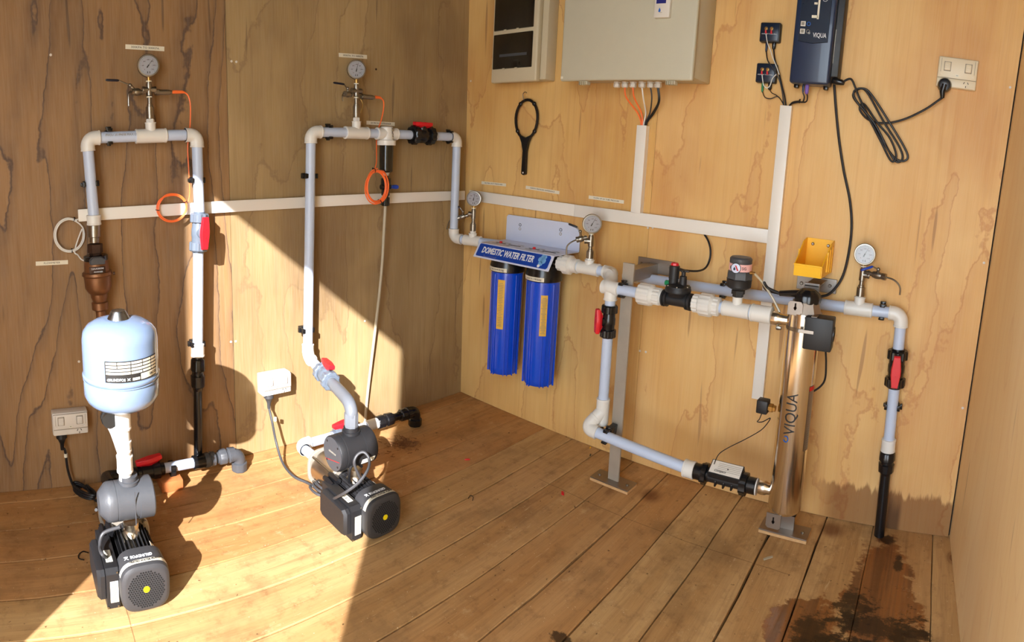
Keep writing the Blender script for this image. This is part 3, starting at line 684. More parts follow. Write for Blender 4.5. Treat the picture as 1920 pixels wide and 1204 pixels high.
# ---------------------------------------------------------------- bronze flow meter, white pulse lead
fo = PO
fm = thing('flow_meter', 'bronze water meter with a grey flip lid under the left upright', 'water meter', A(188, 580, fo))
obj('adaptor', MB().lathe(A(176.5, 420, fo), A(177, 448, fo) - A(176.5, 420, fo), [(0, .0185), (.002, .0195), (.040, .0195), (.042, .016), (.058, .0155)], 24), M['steels'], fm)
n1, n2 = A(178, 457, fo), A(179, 480, fo)
obj('union_nut', MB().lathe(n1, n2 - n1, [(0, .023), (.0015, .0245), (.028, .0245), (.0295, .02), (.036, .019)], 6), M['bronzed'], fm)
b1, b2 = A(179.5, 484, fo), A(188.5, 582, fo); ax = b2 - b1; L = ax.length
obj('meter_body', MB().lathe(b1, ax, [(L * .0, .036), (L * .10, .039), (L * .24, .040), (L * .26, .047), (L * .31, .0485), (L * .34, .044), (L * .40, .043), (L * .55, .0425), (L * .64, .034), (L * .68, .027), (L * .74, .0265), (L * .82, .022), (L * .84, .0265), (L * .97, .0265), (L, .019)], 32), M['bronze'], fm)
obj('register_ring', MB().lathe(b1 - ax * .06, ax, [(0, .034), (.002, .0385), (.016, .0385), (.018, .034)], 32), M['black'], fm)
ff = Fr(A(182, 489, fo + .040), (1, 0, 0), (0, TILT, 1))
obj('flip_lid', MB().prism(ff, [(-.024, -.008), (-.021, -.011), (.021, -.011), (.024, -.008), (.024, .004), (.014, .012), (-.014, .012), (-.024, .004)], -.006, .012, .003), M['greyc'], fm)
pl = obj('name_plate', MB().box(ff.at(0, -.030, -.002), (0, 0, 0), (.05, .022, .004), .001), M['bronzed'], fm)
text('23AA00094', .008, ff.at(0, -.025, .001), M['inkw'], pl); text('ANNN00', .007, ff.at(.002, -.035, .001), M['inkw'], pl)
obj('bolt', MB().lathe(b1 + ax * .30 + V((.049, -.01, 0)), (1, -.2, 0), [(0, .005), (.006, .005)], 6), M['bronzed'], fm)
p3, p4 = b2, A(196, 690, fo)
obj('tail_pipe', MB().cyl(p3, p4, .016), M['bronze'], fm)
wc = A(130, 441, .012); c = thing('white_cable', 'white coiled signal lead hanging beside the bronze meter', 'cable', wc)
cable('coil', [A(150, 411, .010), A(142, 412, .012)] + loops(wc, ((1, 0, 0), (0, 0, 1)), 2, .046, .052, .003, 11, -.6) + [A(140, 470, .012), A(146, 478, .02), A(152, 486, .04), A(158, 489, .05)], .0024, 'pvcf', '', parent=c, sub=4)
tie(wc + V((.018, 0, .048)), (1, 0, -.3), c, .005); tie(wc + V((.006, 0, -.052)), (1, 0, 0), c, .005)
# ---------------------------------------------------------------- pump builder
def pump(x, y, words, label):
    t = thing('water_pump', label, 'pump', (x, y, 0)); zc = .084
    fy = Fr((x, y, zc), (1, 0, 0), (0, 0, 1))            # n = -y (towards the viewer)
    def sq(r, n=40, e=3.4):
        return [(math.copysign(abs(math.cos(2 * math.pi * k / n)) ** (2 / e), math.cos(2 * math.pi * k / n)) * r, math.copysign(abs(math.sin(2 * math.pi * k / n)) ** (2 / e), math.sin(2 * math.pi * k / n)) * r) for k in range(n)]
    m = MB(); rings = [(-.072, .071), (-.012, .0735), (-.004, .0705), (0, .064), (.0015, .058)]
    vs = []; fs = []; n = 40
    for z, r in rings: vs += [fy(a, b, z) for a, b in sq(r)]
    for i in range(len(rings) - 1):
        for k in range(n): fs.append((i * n + k, i * n + (k + 1) % n, (i + 1) * n + (k + 1) % n, (i + 1) * n + k))
    fs += [tuple(range(n))[::-1], tuple(range(4 * n, 5 * n))]; m._add(vs, fs)
    cov = obj('fan_cover', m, M['cover'], t)
    m = MB()
    for i in range(-8, 9):
        for j in range(-8, 9):
            a, b = i * .0074 + (j % 2) * .0037, j * .0066
            if .012 < math.hypot(a, b) < .0555: m.lathe(fy(a, b, .0012), fy.n, [(0, .0030), (.0008, .0030)], 6)
    obj('vent_holes', m, M['hole'], cov)
    obj('cap_sticker', MB().lathe(fy(0, 0, .0012), fy.n, [(0, .0095), (.0012, .0095)], 20), M['yeldot'], cov); 
    # printed band round the top of the cover, lettering reads from behind the pump
    bz = 1.001
    pts = sq(.0741); band = [p for p in pts]
    m = MB(); vs = []
    idx = [k for k in range(40) if 2 <= k <= 18]
    for k in idx: a, b = pts[k]; vs += [fy(a * bz, b * bz, -.024), fy(a * bz, b * bz, -.012)]
    fs = [(2 * i, 2 * i + 2, 2 * i + 3, 2 * i + 1) for i in range(len(idx) - 1)]; m._add(vs, fs)
    st = obj('warning_band', m, M['label'], cov)
    ft = Fr((x, y + .018, zc + .0747), (1, 0, 0), (0, 1, 0)); text(words, .0095, ft, M['ink'], st, maxw=.088)
    ft = Fr((x - .002, y + .038, zc + .0732), (-1, 0, 0), (0, -1, 0)); text('GRUNDFOS', .013, ft, M['inkw'], cov, maxw=.066, bold=.0003)
    lg = MB(); fl = Fr((x - .047, y + .036, zc + .0732), (1, 0, 0), (0, 1, 0))
    for a in (.7, -.7): lg.box(fl.rot(a), (0, 0, 0), (.016, .0022, .0006))
    lg.box(fl, (0, .0055, 0), (.008, .0016, .0006)); obj('logo', lg, M['inkw'], cov)
    # finned motor
    m = MB().lathe((x, y + .07, zc), (0, 1, 0), [(0, .052), (.118, .052), (.12, .06), (.132, .06), (.134, .05)], 28)
    obj('motor', m, M['blackm'], t)
    for i in range(22):
        a = math.radians(-40 + i * 260 / 21); d = V((math.cos(a), 0, math.sin(a))); f = Fr(V((x, y + .13, zc)) + d * .058, (0, 1, 0), d.cross(V((0, 1, 0))))
        m = MB().box(f, (0, 0, 0), (.112, .0022, .016), .0006, 1); obj('cooling_fin', m, M['blackm'], t)
    lb = obj('rating_label', MB().box(Fr((x + .052, y + .10, zc + .040), (0, 1, 0), (-.6, 0, .8)), (0, 0, 0), (.026, .022, .001)), M['label'], t)
    # terminal / frequency converter box on the left
    bx = x - .105; bm = MB()
    f = Fr((bx, y + .085, zc - .012), (0, 1, 0), (0, 0, 1))     # n = +x
    bm.prism(Fr((bx + .036, y + .030, .014), (0, 1, 0), (0, 0, 1)), [(0, 0), (.165, 0), (.165, .118), (.012, .118), (0, .106)], -.040, 0, .003)
    obj('control_box', bm, M['blackm'], t)
    bc = MB(); bc.prism(Fr((bx - .006, y + .038, .028), (0, 0, 1), (0, 1, 0)), [(0, .012), (.012, 0), (.083, 0), (.095, .012), (.095, .130), (.083, .142), (.012, .142), (0, .130)], 0, .022, .009)
    obj('box_cover', bc, M['blackm'], t)
    s1 = obj('barcode_label', MB().box(Fr((bx + .014, y + .085, .1325), (0, 1, 0), (-1, 0, 0)), (0, 0, 0), (.044, .020, .0012)), M['label'], t)
    m = MB()
    for k, wd in enumerate((1, 2, 1, 1, 3, 1, 2, 1, 1, 2)): m.box(Fr((bx + .012, y + .067 + k * .004, .1334), (1, 0, 0), (0, 1, 0)), (0, 0, 0), (.010, .0007 * wd, .0004))
    obj('barcode', m, M['ink'], s1)
    s2 = obj('data_plate', MB().box(Fr((bx + .018, y + .0292, .066), (1, 0, 0), (0, 0, 1)), (0, 0, 0), (.024, .066, .001)), M['label'], t)
    m = MB()
    for k in range(14): m.box(Fr((bx + .018, y + .0283, .036 + k * .0046), (1, 0, 0), (0, 0, 1)), (random.uniform(-.002, .001), 0, 0), (random.uniform(.012, .020), .0026, .0004))
    obj('fine_print', m, M['inkg'], s2)
    m = MB()
    for dx, dz in ((-.002, .02), (.028, .126), (.028, .02)): m.lathe((bx + dx, y + .0295, dz), (0, -1, 0), [(0, .003), (.002, .003)], 8)
    obj('screws', m, M['steels'], t)
    g = MB(); g.lathe((x - .062, y + .185, zc + .05), (0, 1, 0), [(-.02, .012), (0, .015), (.018, .015), (.022, .011), (.03, .011)], 6); g.lathe((x - .085, y + .185, zc + .042), (0, 1, .1), [(-.02, .012), (0, .014), (.016, .014), (.02, .009), (.03, .009)], 6)
    obj('cable_gland', g, M['black'], t)
    # stainless chamber, end plates and tie rods
    obj('chamber', MB().lathe((x, y + .20, zc), (0, 1, 0), [(0, .062), (.006, .066), (.012, .062), (.120, .062), (.126, .066)], 32), M['steelc'], t)
    m = MB()
    for yy in (.198, .330):
        ff = Fr((x, y + yy, zc), (1, 0, 0), (0, 0, 1)); m.prism(ff, [(a, b) for a, b in sq(.072, 32, 3)], -.010, 0, .002)
    obj('end_plate', m, M['mill'], t)
    for a, b in ((-1, 1), (1, 1), (-1, -1), (1, -1)):
        obj('tie_rod', MB().lathe((x + a * .054, y + .186, zc + b * .050), (0, 1, 0), [(0, .0075), (.007, .0075), (.008, .0042), (.146, .0042), (.147, .007), (.154, .007)], 8), M['steels'], t)
    obj('discharge_port', MB().lathe((x, y + .150 + .005, zc + .045), (0, 0, 1), [(0, .03), (.018, .024), (.022, .020), (.030, .020), (.031, .024), (.048, .024)], 24), M['steelc'], t)
    obj('inlet_port', MB().lathe((x, y + .335, zc), (0, 1, 0), [(0, .024), (.02, .024), (.022, .019), (.034, .019)], 24), M['steel'], t)
    m = MB()
    for s in (-1, 1): m.prism(Fr((x + s * .045, y + .14, .0005), (0, 1, 0), (s, 0, 0)), [(0, -.012), (.16, -.012), (.16, .012), (0, .012)], 0 if s < 0 else -.004, .004 if s < 0 else 0)
    m.box(Fr((x, y + .215, .018), (1, 0, 0), (0, 0, 1)), (0, 0, 0), (.10, .030, .03), .003)
    obj('foot', m, M['blackm'], t)
    def shrink(o, k=.83):
        for c in o.children:
            if c.type == 'MESH':
                for v in c.data.vertices: v.co.x *= k; v.co.z *= k
            shrink(c, k)
    shrink(t)
    return t
def pump_controller(c, mat, label, r=.064, L=.15, face='mill'):
    c = V(c); t = thing('pump_controller', label, 'controller', c + V((0, 0, -r)))
    b = MB().lathe(c - X1 * L / 2, X1, [(0, r * .97), (.003, r), (.020, r), (.0205, r * .985), (.023, r * .985), (.0235, r), (L - .040, r), (L - .0395, r * 1.03), (L - .003, r * 1.03), (L, r * .98)], 40); obj('housing', b, M[mat], t)
    u = MB().lathe(c + V((0, 0, r * .93)), ZUP, [(0, .027), (.008, .027), (.009, .023), (.020, .023)], 24); obj('top_port', u, M[mat], t)
    return t
# ---------------------------------------------------------------- left pump set
P1 = (.283, 1.268); pump(P1[0], P1[1], 'HEATED WATER PUMP', 'left black water pump standing in the sun, with its perforated fan cover showing')
C1 = V((.280, 1.415, .214))
k1 = pump_controller(C1, 'greyc', 'dusty grey pump controller drum under the white riser of the blue tank', .0495, .118)
obj('end_cone', MB().lathe(C1 - X1 * .059, -X1, [(0, .0485), (.004, .047), (.022, .028), (.024, .0)], 12), M['greyc'], k1)
obj('seam', MB().box(Fr(C1 + V((.005, -.0490, 0)), (0, 0, 1), (1, 0, 0)), (0, 0, 0), (.09, .0022, .0015)), M['greyc'], k1)
tb = .470
r1 = thing('riser_pipe', 'stout white riser pipe between the grey drum and the blue tank', 'pipe', (.272, 1.415, .30))
pipe((.272, 1.415, .265), (.272, 1.415, tb), r1, 'pvcf', .0165); socket((.272, 1.415, .290), (.272, 1.415, .335), r1, 'pvcf', .0205); socket((.272, 1.415, .345), (.272, 1.415, .375), r1, 'pvcf', .0188); socket((.272, 1.415, .405), (.272, 1.415, tb + .01), r1, 'pvcf', .0200)
lp = atY(206, 787, 1.455)
obj('side_branch', MB().tube(curve([V((.272, 1.415, .335)), lerp(V((.272, 1.415, .36)), lp, .55), lp], 8), .0165, 20), M['pvcf'], r1)
be = thing('elbow_fitting', 'black elbow behind the blue tank, left of the white riser', 'pipe fitting', lp)
e1 = atY(205, 770, 1.60); e2 = p4
obj('body', MB().tube(curve([lp - (e1 - lp) * .15, lp, lerp(lp, e1, .55), e1, lerp(e1, e2, .5), e2], 8), .019, 20), M['black'], be)
obj('nut', MB().lathe(lerp(lp, e1, .2), e1 - lp, [(0, .022, 1), (.002, .024, 1), (.028, .025, 1), (.03, .02, 1)], ribs=8, amp=.0012), M['black'], be)
TC = V((.272, 1.415, tb)); tk = thing('pressure_tank', 'pale blue pressure tank with a printed panel, standing on the left pump', 'tank', TC)
rt = .0945
obj('shell', MB().lathe(TC, ZUP, [(0, .03), (.002, .055), (.008, .076), (.018, .087), (.034, rt), (.068, rt), (.071, rt * .985), (.074, rt * .975), (.077, rt * .985), (.080, rt * 1.02), (.084, rt * 1.03), (.088, rt * 1.02), (.090, rt), (.175, rt), (.194, .091), (.208, .080), (.218, .062), (.2235, .040), (.224, .034)], 56), M['tank'], tk)
obj('weld_band', MB().torus(TC + V((0, 0, .075)), (0.0, 0, 1), rt * 1.001, .0016, 56, 6), M['tank'], tk)
obj('valve_cap', MB().lathe(TC + V((0, 0, .218)), ZUP, [(0, .031), (.004, .029), (.022, .020), (.026, .017), (.0265, .006)], 28), M['chrome'], tk)
def wrap(c, r, a0, a1, z0, z1, mat, parent, name, n=20):
    m = MB(); vs = []
    for k in range(n + 1):
        a = lerp(a0, a1, k / n); d = V((math.sin(a), -math.cos(a), 0)); vs += [c + d * r + ZUP * z0, c + d * r + ZUP * z1, ]
    m._add(vs, [(2 * k, 2 * k + 2, 2 * k + 3, 2 * k + 1) for k in range(n)]); return obj(name, m, M[mat], parent)
a0, a1 = math.radians(-34), math.radians(52)
# the label faces the viewer; the viewer stands towards -y, slightly -x
lab = wrap(TC, rt + .0012, a0, a1, .094, .146, 'ink', tk, 'data_panel')
rows = [(.138, .1435), (.130, .1355), (.122, .1275), (.114, .1195)]
cols = [(.02, .20), (.215, .43), (.445, .64), (.655, .83), (.845, .985)]
m = MB(); vs = []
def patch(u0, u1, z0, z1, nn=5):
    b = len(vs)
    for k in range(nn + 1):
        a = lerp(a0, a1, lerp(u0, u1, k / nn)); d = V((math.sin(a), -math.cos(a), 0)); vs.extend([TC + d * (rt + .0018) + ZUP * z0, TC + d * (rt + .0018) + ZUP * z1])
    return [(b + 2 * k, b + 2 * k + 2, b + 2 * k + 3, b + 2 * k + 1) for k in range(nn)]
fs = []
for ri, (z0, z1) in enumerate(rows):
    for ci, (u0, u1) in enumerate(cols):
        if ri >= 2 and ci == 0: fs += patch(.02, .43, z0, z1)
        elif ri >= 2 and ci == 1: continue
        elif ri == 2 and ci == 2: fs += patch(.445, .83, z0, z1)
        elif ri == 2 and ci == 3: continue
        else: fs += patch(u0, u1, z0, z1)
fs += patch(.61, .985, .0965, .111); fs += patch(.46, .59, .0975, .104)
m._add(vs, fs); obj('white_boxes', m, M['label'], lab)
am = lerp(a0, a1, .19); d = V((math.sin(am), -math.cos(am), 0)); text('GRUNDFOS', .0088, Fr(TC + d * (rt + .0022) + ZUP * .1015, (math.cos(am), math.sin(am), 0), ZUP), M['inkw'], lab, maxw=.044, bold=.0002)
am = lerp(a0, a1, .395); d = V((math.sin(am), -math.cos(am), 0)); lg = MB(); fl = Fr(TC + d * (rt + .0022) + ZUP * .1015, (math.cos(am), math.sin(am), 0), ZUP)
for a in (.7, -.7): lg.box(fl.rot(a), (0, 0, 0), (.009, .0016, .0004))
obj('logo', lg, M['inkw'], lab)
am = lerp(a0, a1, .88); d = V((math.sin(am), -math.cos(am), 0)); text('EAC CE', .009, Fr(TC + d * (rt + .0022) + ZUP * .104, (math.cos(am), math.sin(am), 0), ZUP), M['ink'], lab, maxw=.026)
# low suction line at the foot of the wall
ys, zs = 1.800, .058
sx0, sx1 = F(262, 890, zs).x, F(306, 882, zs).x
ln = thing('suction_pipe', 'low white pipe on a wood block behind the left pump, ending in grey couplings', 'pipe', (.6, ys, 0))
q = lambda px, py: V((atY(px, py, ys).x, ys, zs))
pipe(q(300, 885), q(368, 873), ln, 'pvc', .0165)
socket(q(362, 875), q(384, 870), ln, 'black', .0225, 'black_socket')
comp_coupling(q(380, 871), q(405, 866), ln, 'greyc', .023); comp_coupling(q(407, 866), q(444, 860), ln, 'greyc', .024)
ec = V((F(459, 893).x, ys - .005, zs)); elbow(ec, -X1, -ZUP, ln, 'greyc', .036, .0215, 'elbow', .02)
obj('union_nut', MB().lathe(ec - V((0, 0, .058)), ZUP, [(0, .025, 1), (.002, .0265, 1), (.028, .0265, 1), (.031, .022, 1)], ribs=8, amp=.001), M['greyc'], ln)
obj('union_nut', MB().lathe(q(301, 886), X1, [(-.03, .02, 1), (-.028, .027, 1), (-.004, .027, 1), (0, .020, 1)], ribs=8, amp=.0015), M['black'], ln)
pipe(V((P1[0], 1.60, .070)), V((P1[0], ys, .062)), ln, 'black', .016); obj('elbow', MB().tube(curve([V((P1[0], 1.72, .078)), V((P1[0], ys - .01, .064)), V((P1[0] + .04, ys, zs)), V((P1[0] + .10, ys, zs))], 6), .019, 20), M['black'], ln)
vx = q(283, 888)
bv = thing('ball_valve', 'black ball valve with a red handle low behind the left pump', 'valve', vx)
obj('valve_body', MB().lathe(vx - X1 * .045, X1, [(0, .02), (.012, .02), (.014, .025), (.07, .025), (.073, .02), (.09, .02)], 24), M['black'], bv)
handle_paddle(Fr(vx, (0, -1, 0), (1, 0, 0)) if False else Fr(vx, V((0, -1, 0)), V((1, 0, .16))), 'red', bv, .088, .016, .03, .013, .034)
wb0, wb1 = F(305, 928), F(343, 920)
tag(obj('wood_block', MB().box(Fr((.492, 1.795, .017), (1, 0, .0), (0, 1, 0)), (0, 0, 0), (.072, .085, .034), .002), M['woodb']), 'small raw pine block propping the low white pipe', 'block')
clip(V((.505, ys, zs)), X1, ZUP, 'black clip holding the low white pipe to the wood block', .030, r=.0165)
# wall sockets on the left wall
def gpo(fr, parent_label, cat='power socket', W=.116, Hh=.074, D=.036, mat='gpow', slots=True, rec=False, plugpos=-.5, mb=None):
    t = thing('power_socket', parent_label, cat, fr(0, -Hh / 2, 0))
    obj('mounting_box', MB().box(fr, (0, 0, D / 2), (W, Hh, D), .004), M[mat], t)
    pf = fr.at(0, 0, D)
    obj('face_plate', MB().box(pf, (0, Hh * .13, .004), (W * .96, Hh * .66, .008), .002), M[mat], t)
    obj('lower_panel', MB().box(pf, (0, -Hh * .33, .0025), (W * .96, Hh * .30, .005), .0015), M[mat], t)
    for s in (-1, 1):
        obj('switch_recess', MB().box(pf.at(s * W * .26, Hh * .17, .0082), (0, 0, 0), (.0215, .0285, .001)), M['recess'], t)
        sw = obj('rocker_switch', MB().box(pf.at(s * W * .26, Hh * .17, .010), (0, 0, 0), (.018, .025, .006), .0025), M[mat], t)
        m = MB()
        for k in (-1, 0, 1): m.box(pf.at(s * W * .26, Hh * .17 + k * .006, .0132), (0, 0, 0), (.012, .0016, .0012), .0004, 1)
        obj('switch_ribs', m, M[mat], sw)
        obj('screw_cap', MB().lathe(pf(s * W * .39, -Hh * .10, .007), pf.n, [(0, .0035), (.0022, .0035)], 12), M[mat], t)
        m = MB(); m.box(pf.at(s * W * .42, Hh * .2, .0085), (0, 0, 0), (.0012, Hh * .44, .0008)); obj('groove', m, M['recess'], t)
    obj('ledge', MB().box(pf, (0, -Hh * .205, .0082), (W * .96, .0012, .0012)), M['recess'], t)
    st = obj('test_sticker', MB().box(pf.at(0, -Hh * .10, .0084), (0, 0, 0), (.010, .007, .0006)), M['label'], t); text('F47C', .003, pf.at(0, -Hh * .10, .009), M['ink'], st)
    m = MB()
    for s in (-1, 1):
        if s == plugpos * 2: continue
        cx = s * W * .24; m.box(pf.at(cx - .006, -Hh * .30, .0054).rot(-.5), (0, 0, 0), (.0018, .0065, .0012)); m.box(pf.at(cx + .006, -Hh * .30, .0054).rot(.5), (0, 0, 0), (.0018, .0065, .0012)); m.box(pf.at(cx, -Hh * .42, .0054), (0, 0, 0), (.0018, .0055, .0012))
    obj('pin_slots', m, M['under'], t)
    return t, pf
g1 = A(129, 784, 0); fg1 = Fr(g1, (1, 0, 0), (0, TILT, 1)); 
t1, pf1 = gpo(Fr(V((g1.x, g1.y, g1.z)), (1, 0, 0), (0, TILT, 1)), 'shaded white double power socket low on the left wall', mat='gpow', D=.042)
def plug_down(p, fr, pts, label, extra=None, mat='rubber', r=.0042):
    """flat plug under a socket, flex running down through pts"""
    t = thing('flex_cord', label, 'cord', p)
    m = MB().lathe(p, -fr.u, [(-.004, .017), (.010, .018), (.014, .014), (.030, .007), (.052, .0055)], 18); obj('plug', m, M[mat], t)
    obj('flex', MB().tube(curve([p - fr.u * .05] + pts, 8), r, 10), M[mat], t); return t
pp = pf1(-.030, -.040, -.012)
F1 = [A(122, 845, .03), A(127, 880, .03), A(136, 908, .03), F(143, 915, .012)]
tc1 = plug_down(pp, fg1, F1, 'black pump flex from the shaded socket, bundled on the floor boards')
coilpts = []
fc = F(158, 925, .008); dirn = (F(172, 938, .008) - F(128, 912, .008)).normalized(); perp = V((-dirn.y, dirn.x, 0))
for k in range(3):
    for i in range(10):
        a = 2 * math.pi * i / 10 + math.pi * .75; coilpts.append(fc + dirn * math.cos(a) * (.046 + .003 * k) + perp * math.sin(a) * (.020 - .002 * k) + V((0, 0, .002 + .007 * k)))
obj('flex_bundle', MB().tube(curve([F(143, 915, .012)] + coilpts + [F(178, 938, .012), F(192, 938, .012), C1 + V((-.085, .02, -.03))], 4), .0042, 8), M['rubber'], tc1)
obj('tag', MB().lathe(lerp(F1[0], F1[1], .25) + V((0, 0, .006)), (0, 0, -1), [(0, .006), (.012, .006)], 12), M['label'], tc1)
cable('pump_cable', [C1 + V((-.035, -.05, -.04)), atY(194, 1000, 1.39), atY(187, 1025, 1.37), atY(194, 1042, 1.335), V((P1[0] - .085, P1[1] + .215, .128))][:4] + [atY(212, 1050, 1.40)], .0045, 'cabgrey', 'grey lead looping from the dusty drum to the left pump')
tag(obj('tie_offcut', MB().tube(curve([F(166, 1037, .003), F(156, 1034, .002), F(148, 1040, .002), F(148, 1047, .002), F(158, 1050, .002)], 5), .0016, 6), M['black']), 'curled black cable tie end on the boards left of the left pump', 'offcut')
# ---------------------------------------------------------------- second loop on the left wall
P2O = .055
TL, TR = A(583, 249, P2O), A(857, 256, P2O); z2 = TL.z; 
loop2 = thing('pipe_loop', 'right-hand loop of white pipe on the left wall, reaching into the corner', 'pipework', A(583, 650, P2O))
yy2 = lambda z: WA + TILT * z - P2O
TL.y = TR.y = yy2(z2); TR.z = z2 = (TL.z + TR.z) / 2; TL.z = z2
DB = A(577, 668, P2O); DB.y = yy2(DB.z)
d2 = (DB - TL).normalized()
elbow(TL, X1, d2, loop2); pipe(TL + d2 * .035, DB - d2 * .03, loop2)
g2x = A(668, 250, P2O).x; T2 = V((g2x, TL.y, z2)); tee(T2, X1, ZUP, loop2)
sx = A(725, 250, P2O).x; S2 = V((sx, TL.y, z2)); vx2 = A(791, 252, P2O).x; V2 = V((vx2, TL.y, z2))
pipe(TL + X1 * .035, T2 - X1 * .045, loop2); pipe(T2 + X1 * .045, S2 - X1 * .02, loop2); pipe(S2 + X1 * .02, V2 - X1 * .05, loop2); pipe(V2 + X1 * .05, TR - X1 * .03, loop2)
elbow(TR, -X1, -ZUP, loop2)
CB = V((TR.x, TR.y, 0)); EB = A(857, 447, P2O); CB.z = EB.z
pipe(TR - ZUP * .035, CB + ZUP * .035, loop2)
clip(V((A(603, 250).x, TL.y, z2)), X1, (0, -1, 0), 'black clip just right of the second loop top-left bend', P2O - .018)
clip(V((A(827, 256).x, TL.y, z2)), X1, (0, -1, 0), 'black clip between the black valve and the corner bend', P2O - .018)
clip(A(582.5, 330, P2O), d2, (0, -1, 0), 'black clip high on the long white upright in shade', P2O - .018, nub=-1)
clip(A(576.5, 619, P2O), d2, (0, -1, 0), 'sunlit black clip near the bottom of the long upright', P2O - .018, nub=-1)
gauge(T2, (0, TILT, 1), (-.45, -1, -.18), 'round steel pressure gauge on the second loop of the left wall', hg=.226, hc=.150, needle=-14, side=X1)
tap(CO, (660, 178, P2O), (646, 176, P2O + .015), (652, 166, P2O + .016), (645, 158, P2O + .018), (625, 155, P2O + .022), [(643, 177, P2O + .03), (642, 182, P2O + .036), (643, 190, P2O + .036)], 'small steel tap with a dark blue lever on the second loop')
cable('thin_spout', [A(676, 186, P2O + .02), A(680, 195, P2O + .028), A(678, 205, P2O + .03), A(676, 212, P2O + .03)], .0022, 'brass', 'thin bent brass tube hanging beside the middle gauge', 'tube')
sa, sb = A(676, 181, P2O + .004), A(702, 183, P2O + .004); sensor(sa, sb, 'steel pressure sensor right of the middle gauge on the left wall')
c = thing('orange_cable', 'orange cable with a big coil hanging over the white trunking on the left wall', 'cable', A(707, 350, .03))
obj('boot', MB().tube([sb, A(704, 182, P2O), A(712, 183, P2O), A(716, 185, P2O)], [.0045, .006, .005, .0026], 10), M['orange'], c)
cable('cable', [A(714, 184, P2O), A(719, 190, P2O), A(719, 205, P2O), A(714, 228, .03), A(707, 250, .015), A(706, 280, .03), A(706, 303, .07), A(703, 316, .088)], .0023, 'orange', '', parent=c)
cc = A(706, 350, .090)
cable('coil', loops(cc, ((1, 0, 0), (0, 0, 1)), 8, .046, .058, .0055, 23), .0023, 'orange', '', parent=c, sub=4)
tie(cc + V((-.012, 0, .060)), (1, 0, .2), c, .008); tie(cc + V((.018, 0, -.058)), (1, 0, .4), c, .008)
# strainer
st = thing('strainer', 'white strainer tee with a dark see-through bowl on the second loop', 'strainer', S2 - ZUP * .16)
tee(S2, X1, -ZUP, st, 'pvcf', .048, .03, .0222, .0265, 'head'); obj('cap', MB().lathe(S2 + V((0, 0, -.035)), ZUP, [(0, .0245), (.058, .0245), (.062, .021)], 28), M['pvcf'], st)
obj('collar', MB().lathe(S2 - ZUP * .043, ZUP, [(0, .034), (.002, .036), (.018, .036), (.020, .032)], 32), M['pvcf'], st)
obj('bowl', MB().lathe(S2 - ZUP * .145, ZUP, [(0, .020), (.004, .0255), (.103, .0270)], 28), M['smokeglass'], st)
obj('mesh_core', MB().lathe(S2 - ZUP * .14, ZUP, [(0, .012), (.096, .012)], 16), M['greyc'], st)
obj('lower_nipple', MB().lathe(S2 - ZUP * .158, ZUP, [(0, .010), (.012, .014), (.014, .014)], 16), M['pvcf'], st)
text('50M2S', .012, Fr(S2 + V((.010, -.0250, .006)), ZUP, -X1), M['ink'], st, maxw=.034)
dv = S2 - ZUP * .205
t = thing('drain_valve', 'small black drain valve with a blue lever under the strainer', 'valve', dv)
obj('valve_body', MB().lathe(dv + ZUP * .050, -ZUP, [(0, .010), (.012, .010), (.013, .019), (.040, .019), (.042, .012), (.056, .012), (.058, .016), (.078, .016), (.08, .012), (.086, .012)], 10), M['black'], t)
obj('side_boss', MB().lathe(dv + V((0, 0, .004)), X1, [(-.022, .010), (.022, .010)], 12), M['black'], t)
obj('lever', MB().prism(Fr(dv + V((.020, -.008, .004)), (1, 0, 0), (0, 0, 1)), [(0, -.006), (.024, -.009), (.034, -.006), (.034, .004), (.022, .008), (0, .006)], -.004, .006, .002), M['bluel'], t)
obj('tube_nut', MB().lathe(dv - ZUP * .036, -ZUP, [(0, .0155, 1), (.030, .0155, 1), (.033, .012, 1)], ribs=8, amp=.001), M['black'], t)
dt = [dv - ZUP * .066, A(720, 430, .05), A(716, 500, .045), A(708, 580, .04), A(696, 680, .03), A(688, 750, .022), A(685, 790, .02)]
cable('drain_tube', dt, .0058, 'clear', 'translucent drain tube hanging from the blue-levered valve to the floor', 'tube', n=12)
union_valve(V2, X1, (0, -.1, 1), 'black ball valve with a red handle on the second loop, by the corner', 'black', L=.118, r=.030, hL=.088, hs=.040)
# into the corner and along the back wall to the filters
f1 = thing('inlet_pipe', 'short white inlet pipe from the corner into the water filters', 'pipe', CB)
G1 = B(886, 453, .05); CY = CB.y
E2 = V((CB.x, CB.y, CB.z)); tgt = B(925, 473, .062); dirb = (tgt - E2); dirb.z = 0; dirb.normalize()
elbow(E2, ZUP, dirb, f1, L=.042)
def on_line(px, o=E2, d=dirb, name='x'):
    """point of the horizontal run that shows at column px"""
    la = (px - 960) / CF; n = CM.transposed() @ V((math.cos(la), 0, -math.sin(la))); t = (CAMP - o).dot(n) / d.dot(n); return o + d * t
gB1 = on_line(886); eB1 = on_line(935)
pipe(E2 + dirb * .035, eB1, f1); tee(gB1, dirb, ZUP, f1, L=.040, Lb=.032)
gauge(gB1, ZUP, (-.9, -.55, -.1), 'round pressure gauge in the room corner, left of the blue filters', hg=.178, hc=.112, style='tee', needle=-12, rg=.031, side=(-.25, .6, 0))
BO = lambda px, py, off=0: B(px, py, off)
tap(BO, (880, 403, .07), (858, 409, .10), (868, 397, .095), (862, 389, .10), (850, 383, .11), [(850, 408, .115), (842, 416, .12), (838, 430, .12)], 'small steel tap with a dark lever in the corner, in front of the white downpipe')
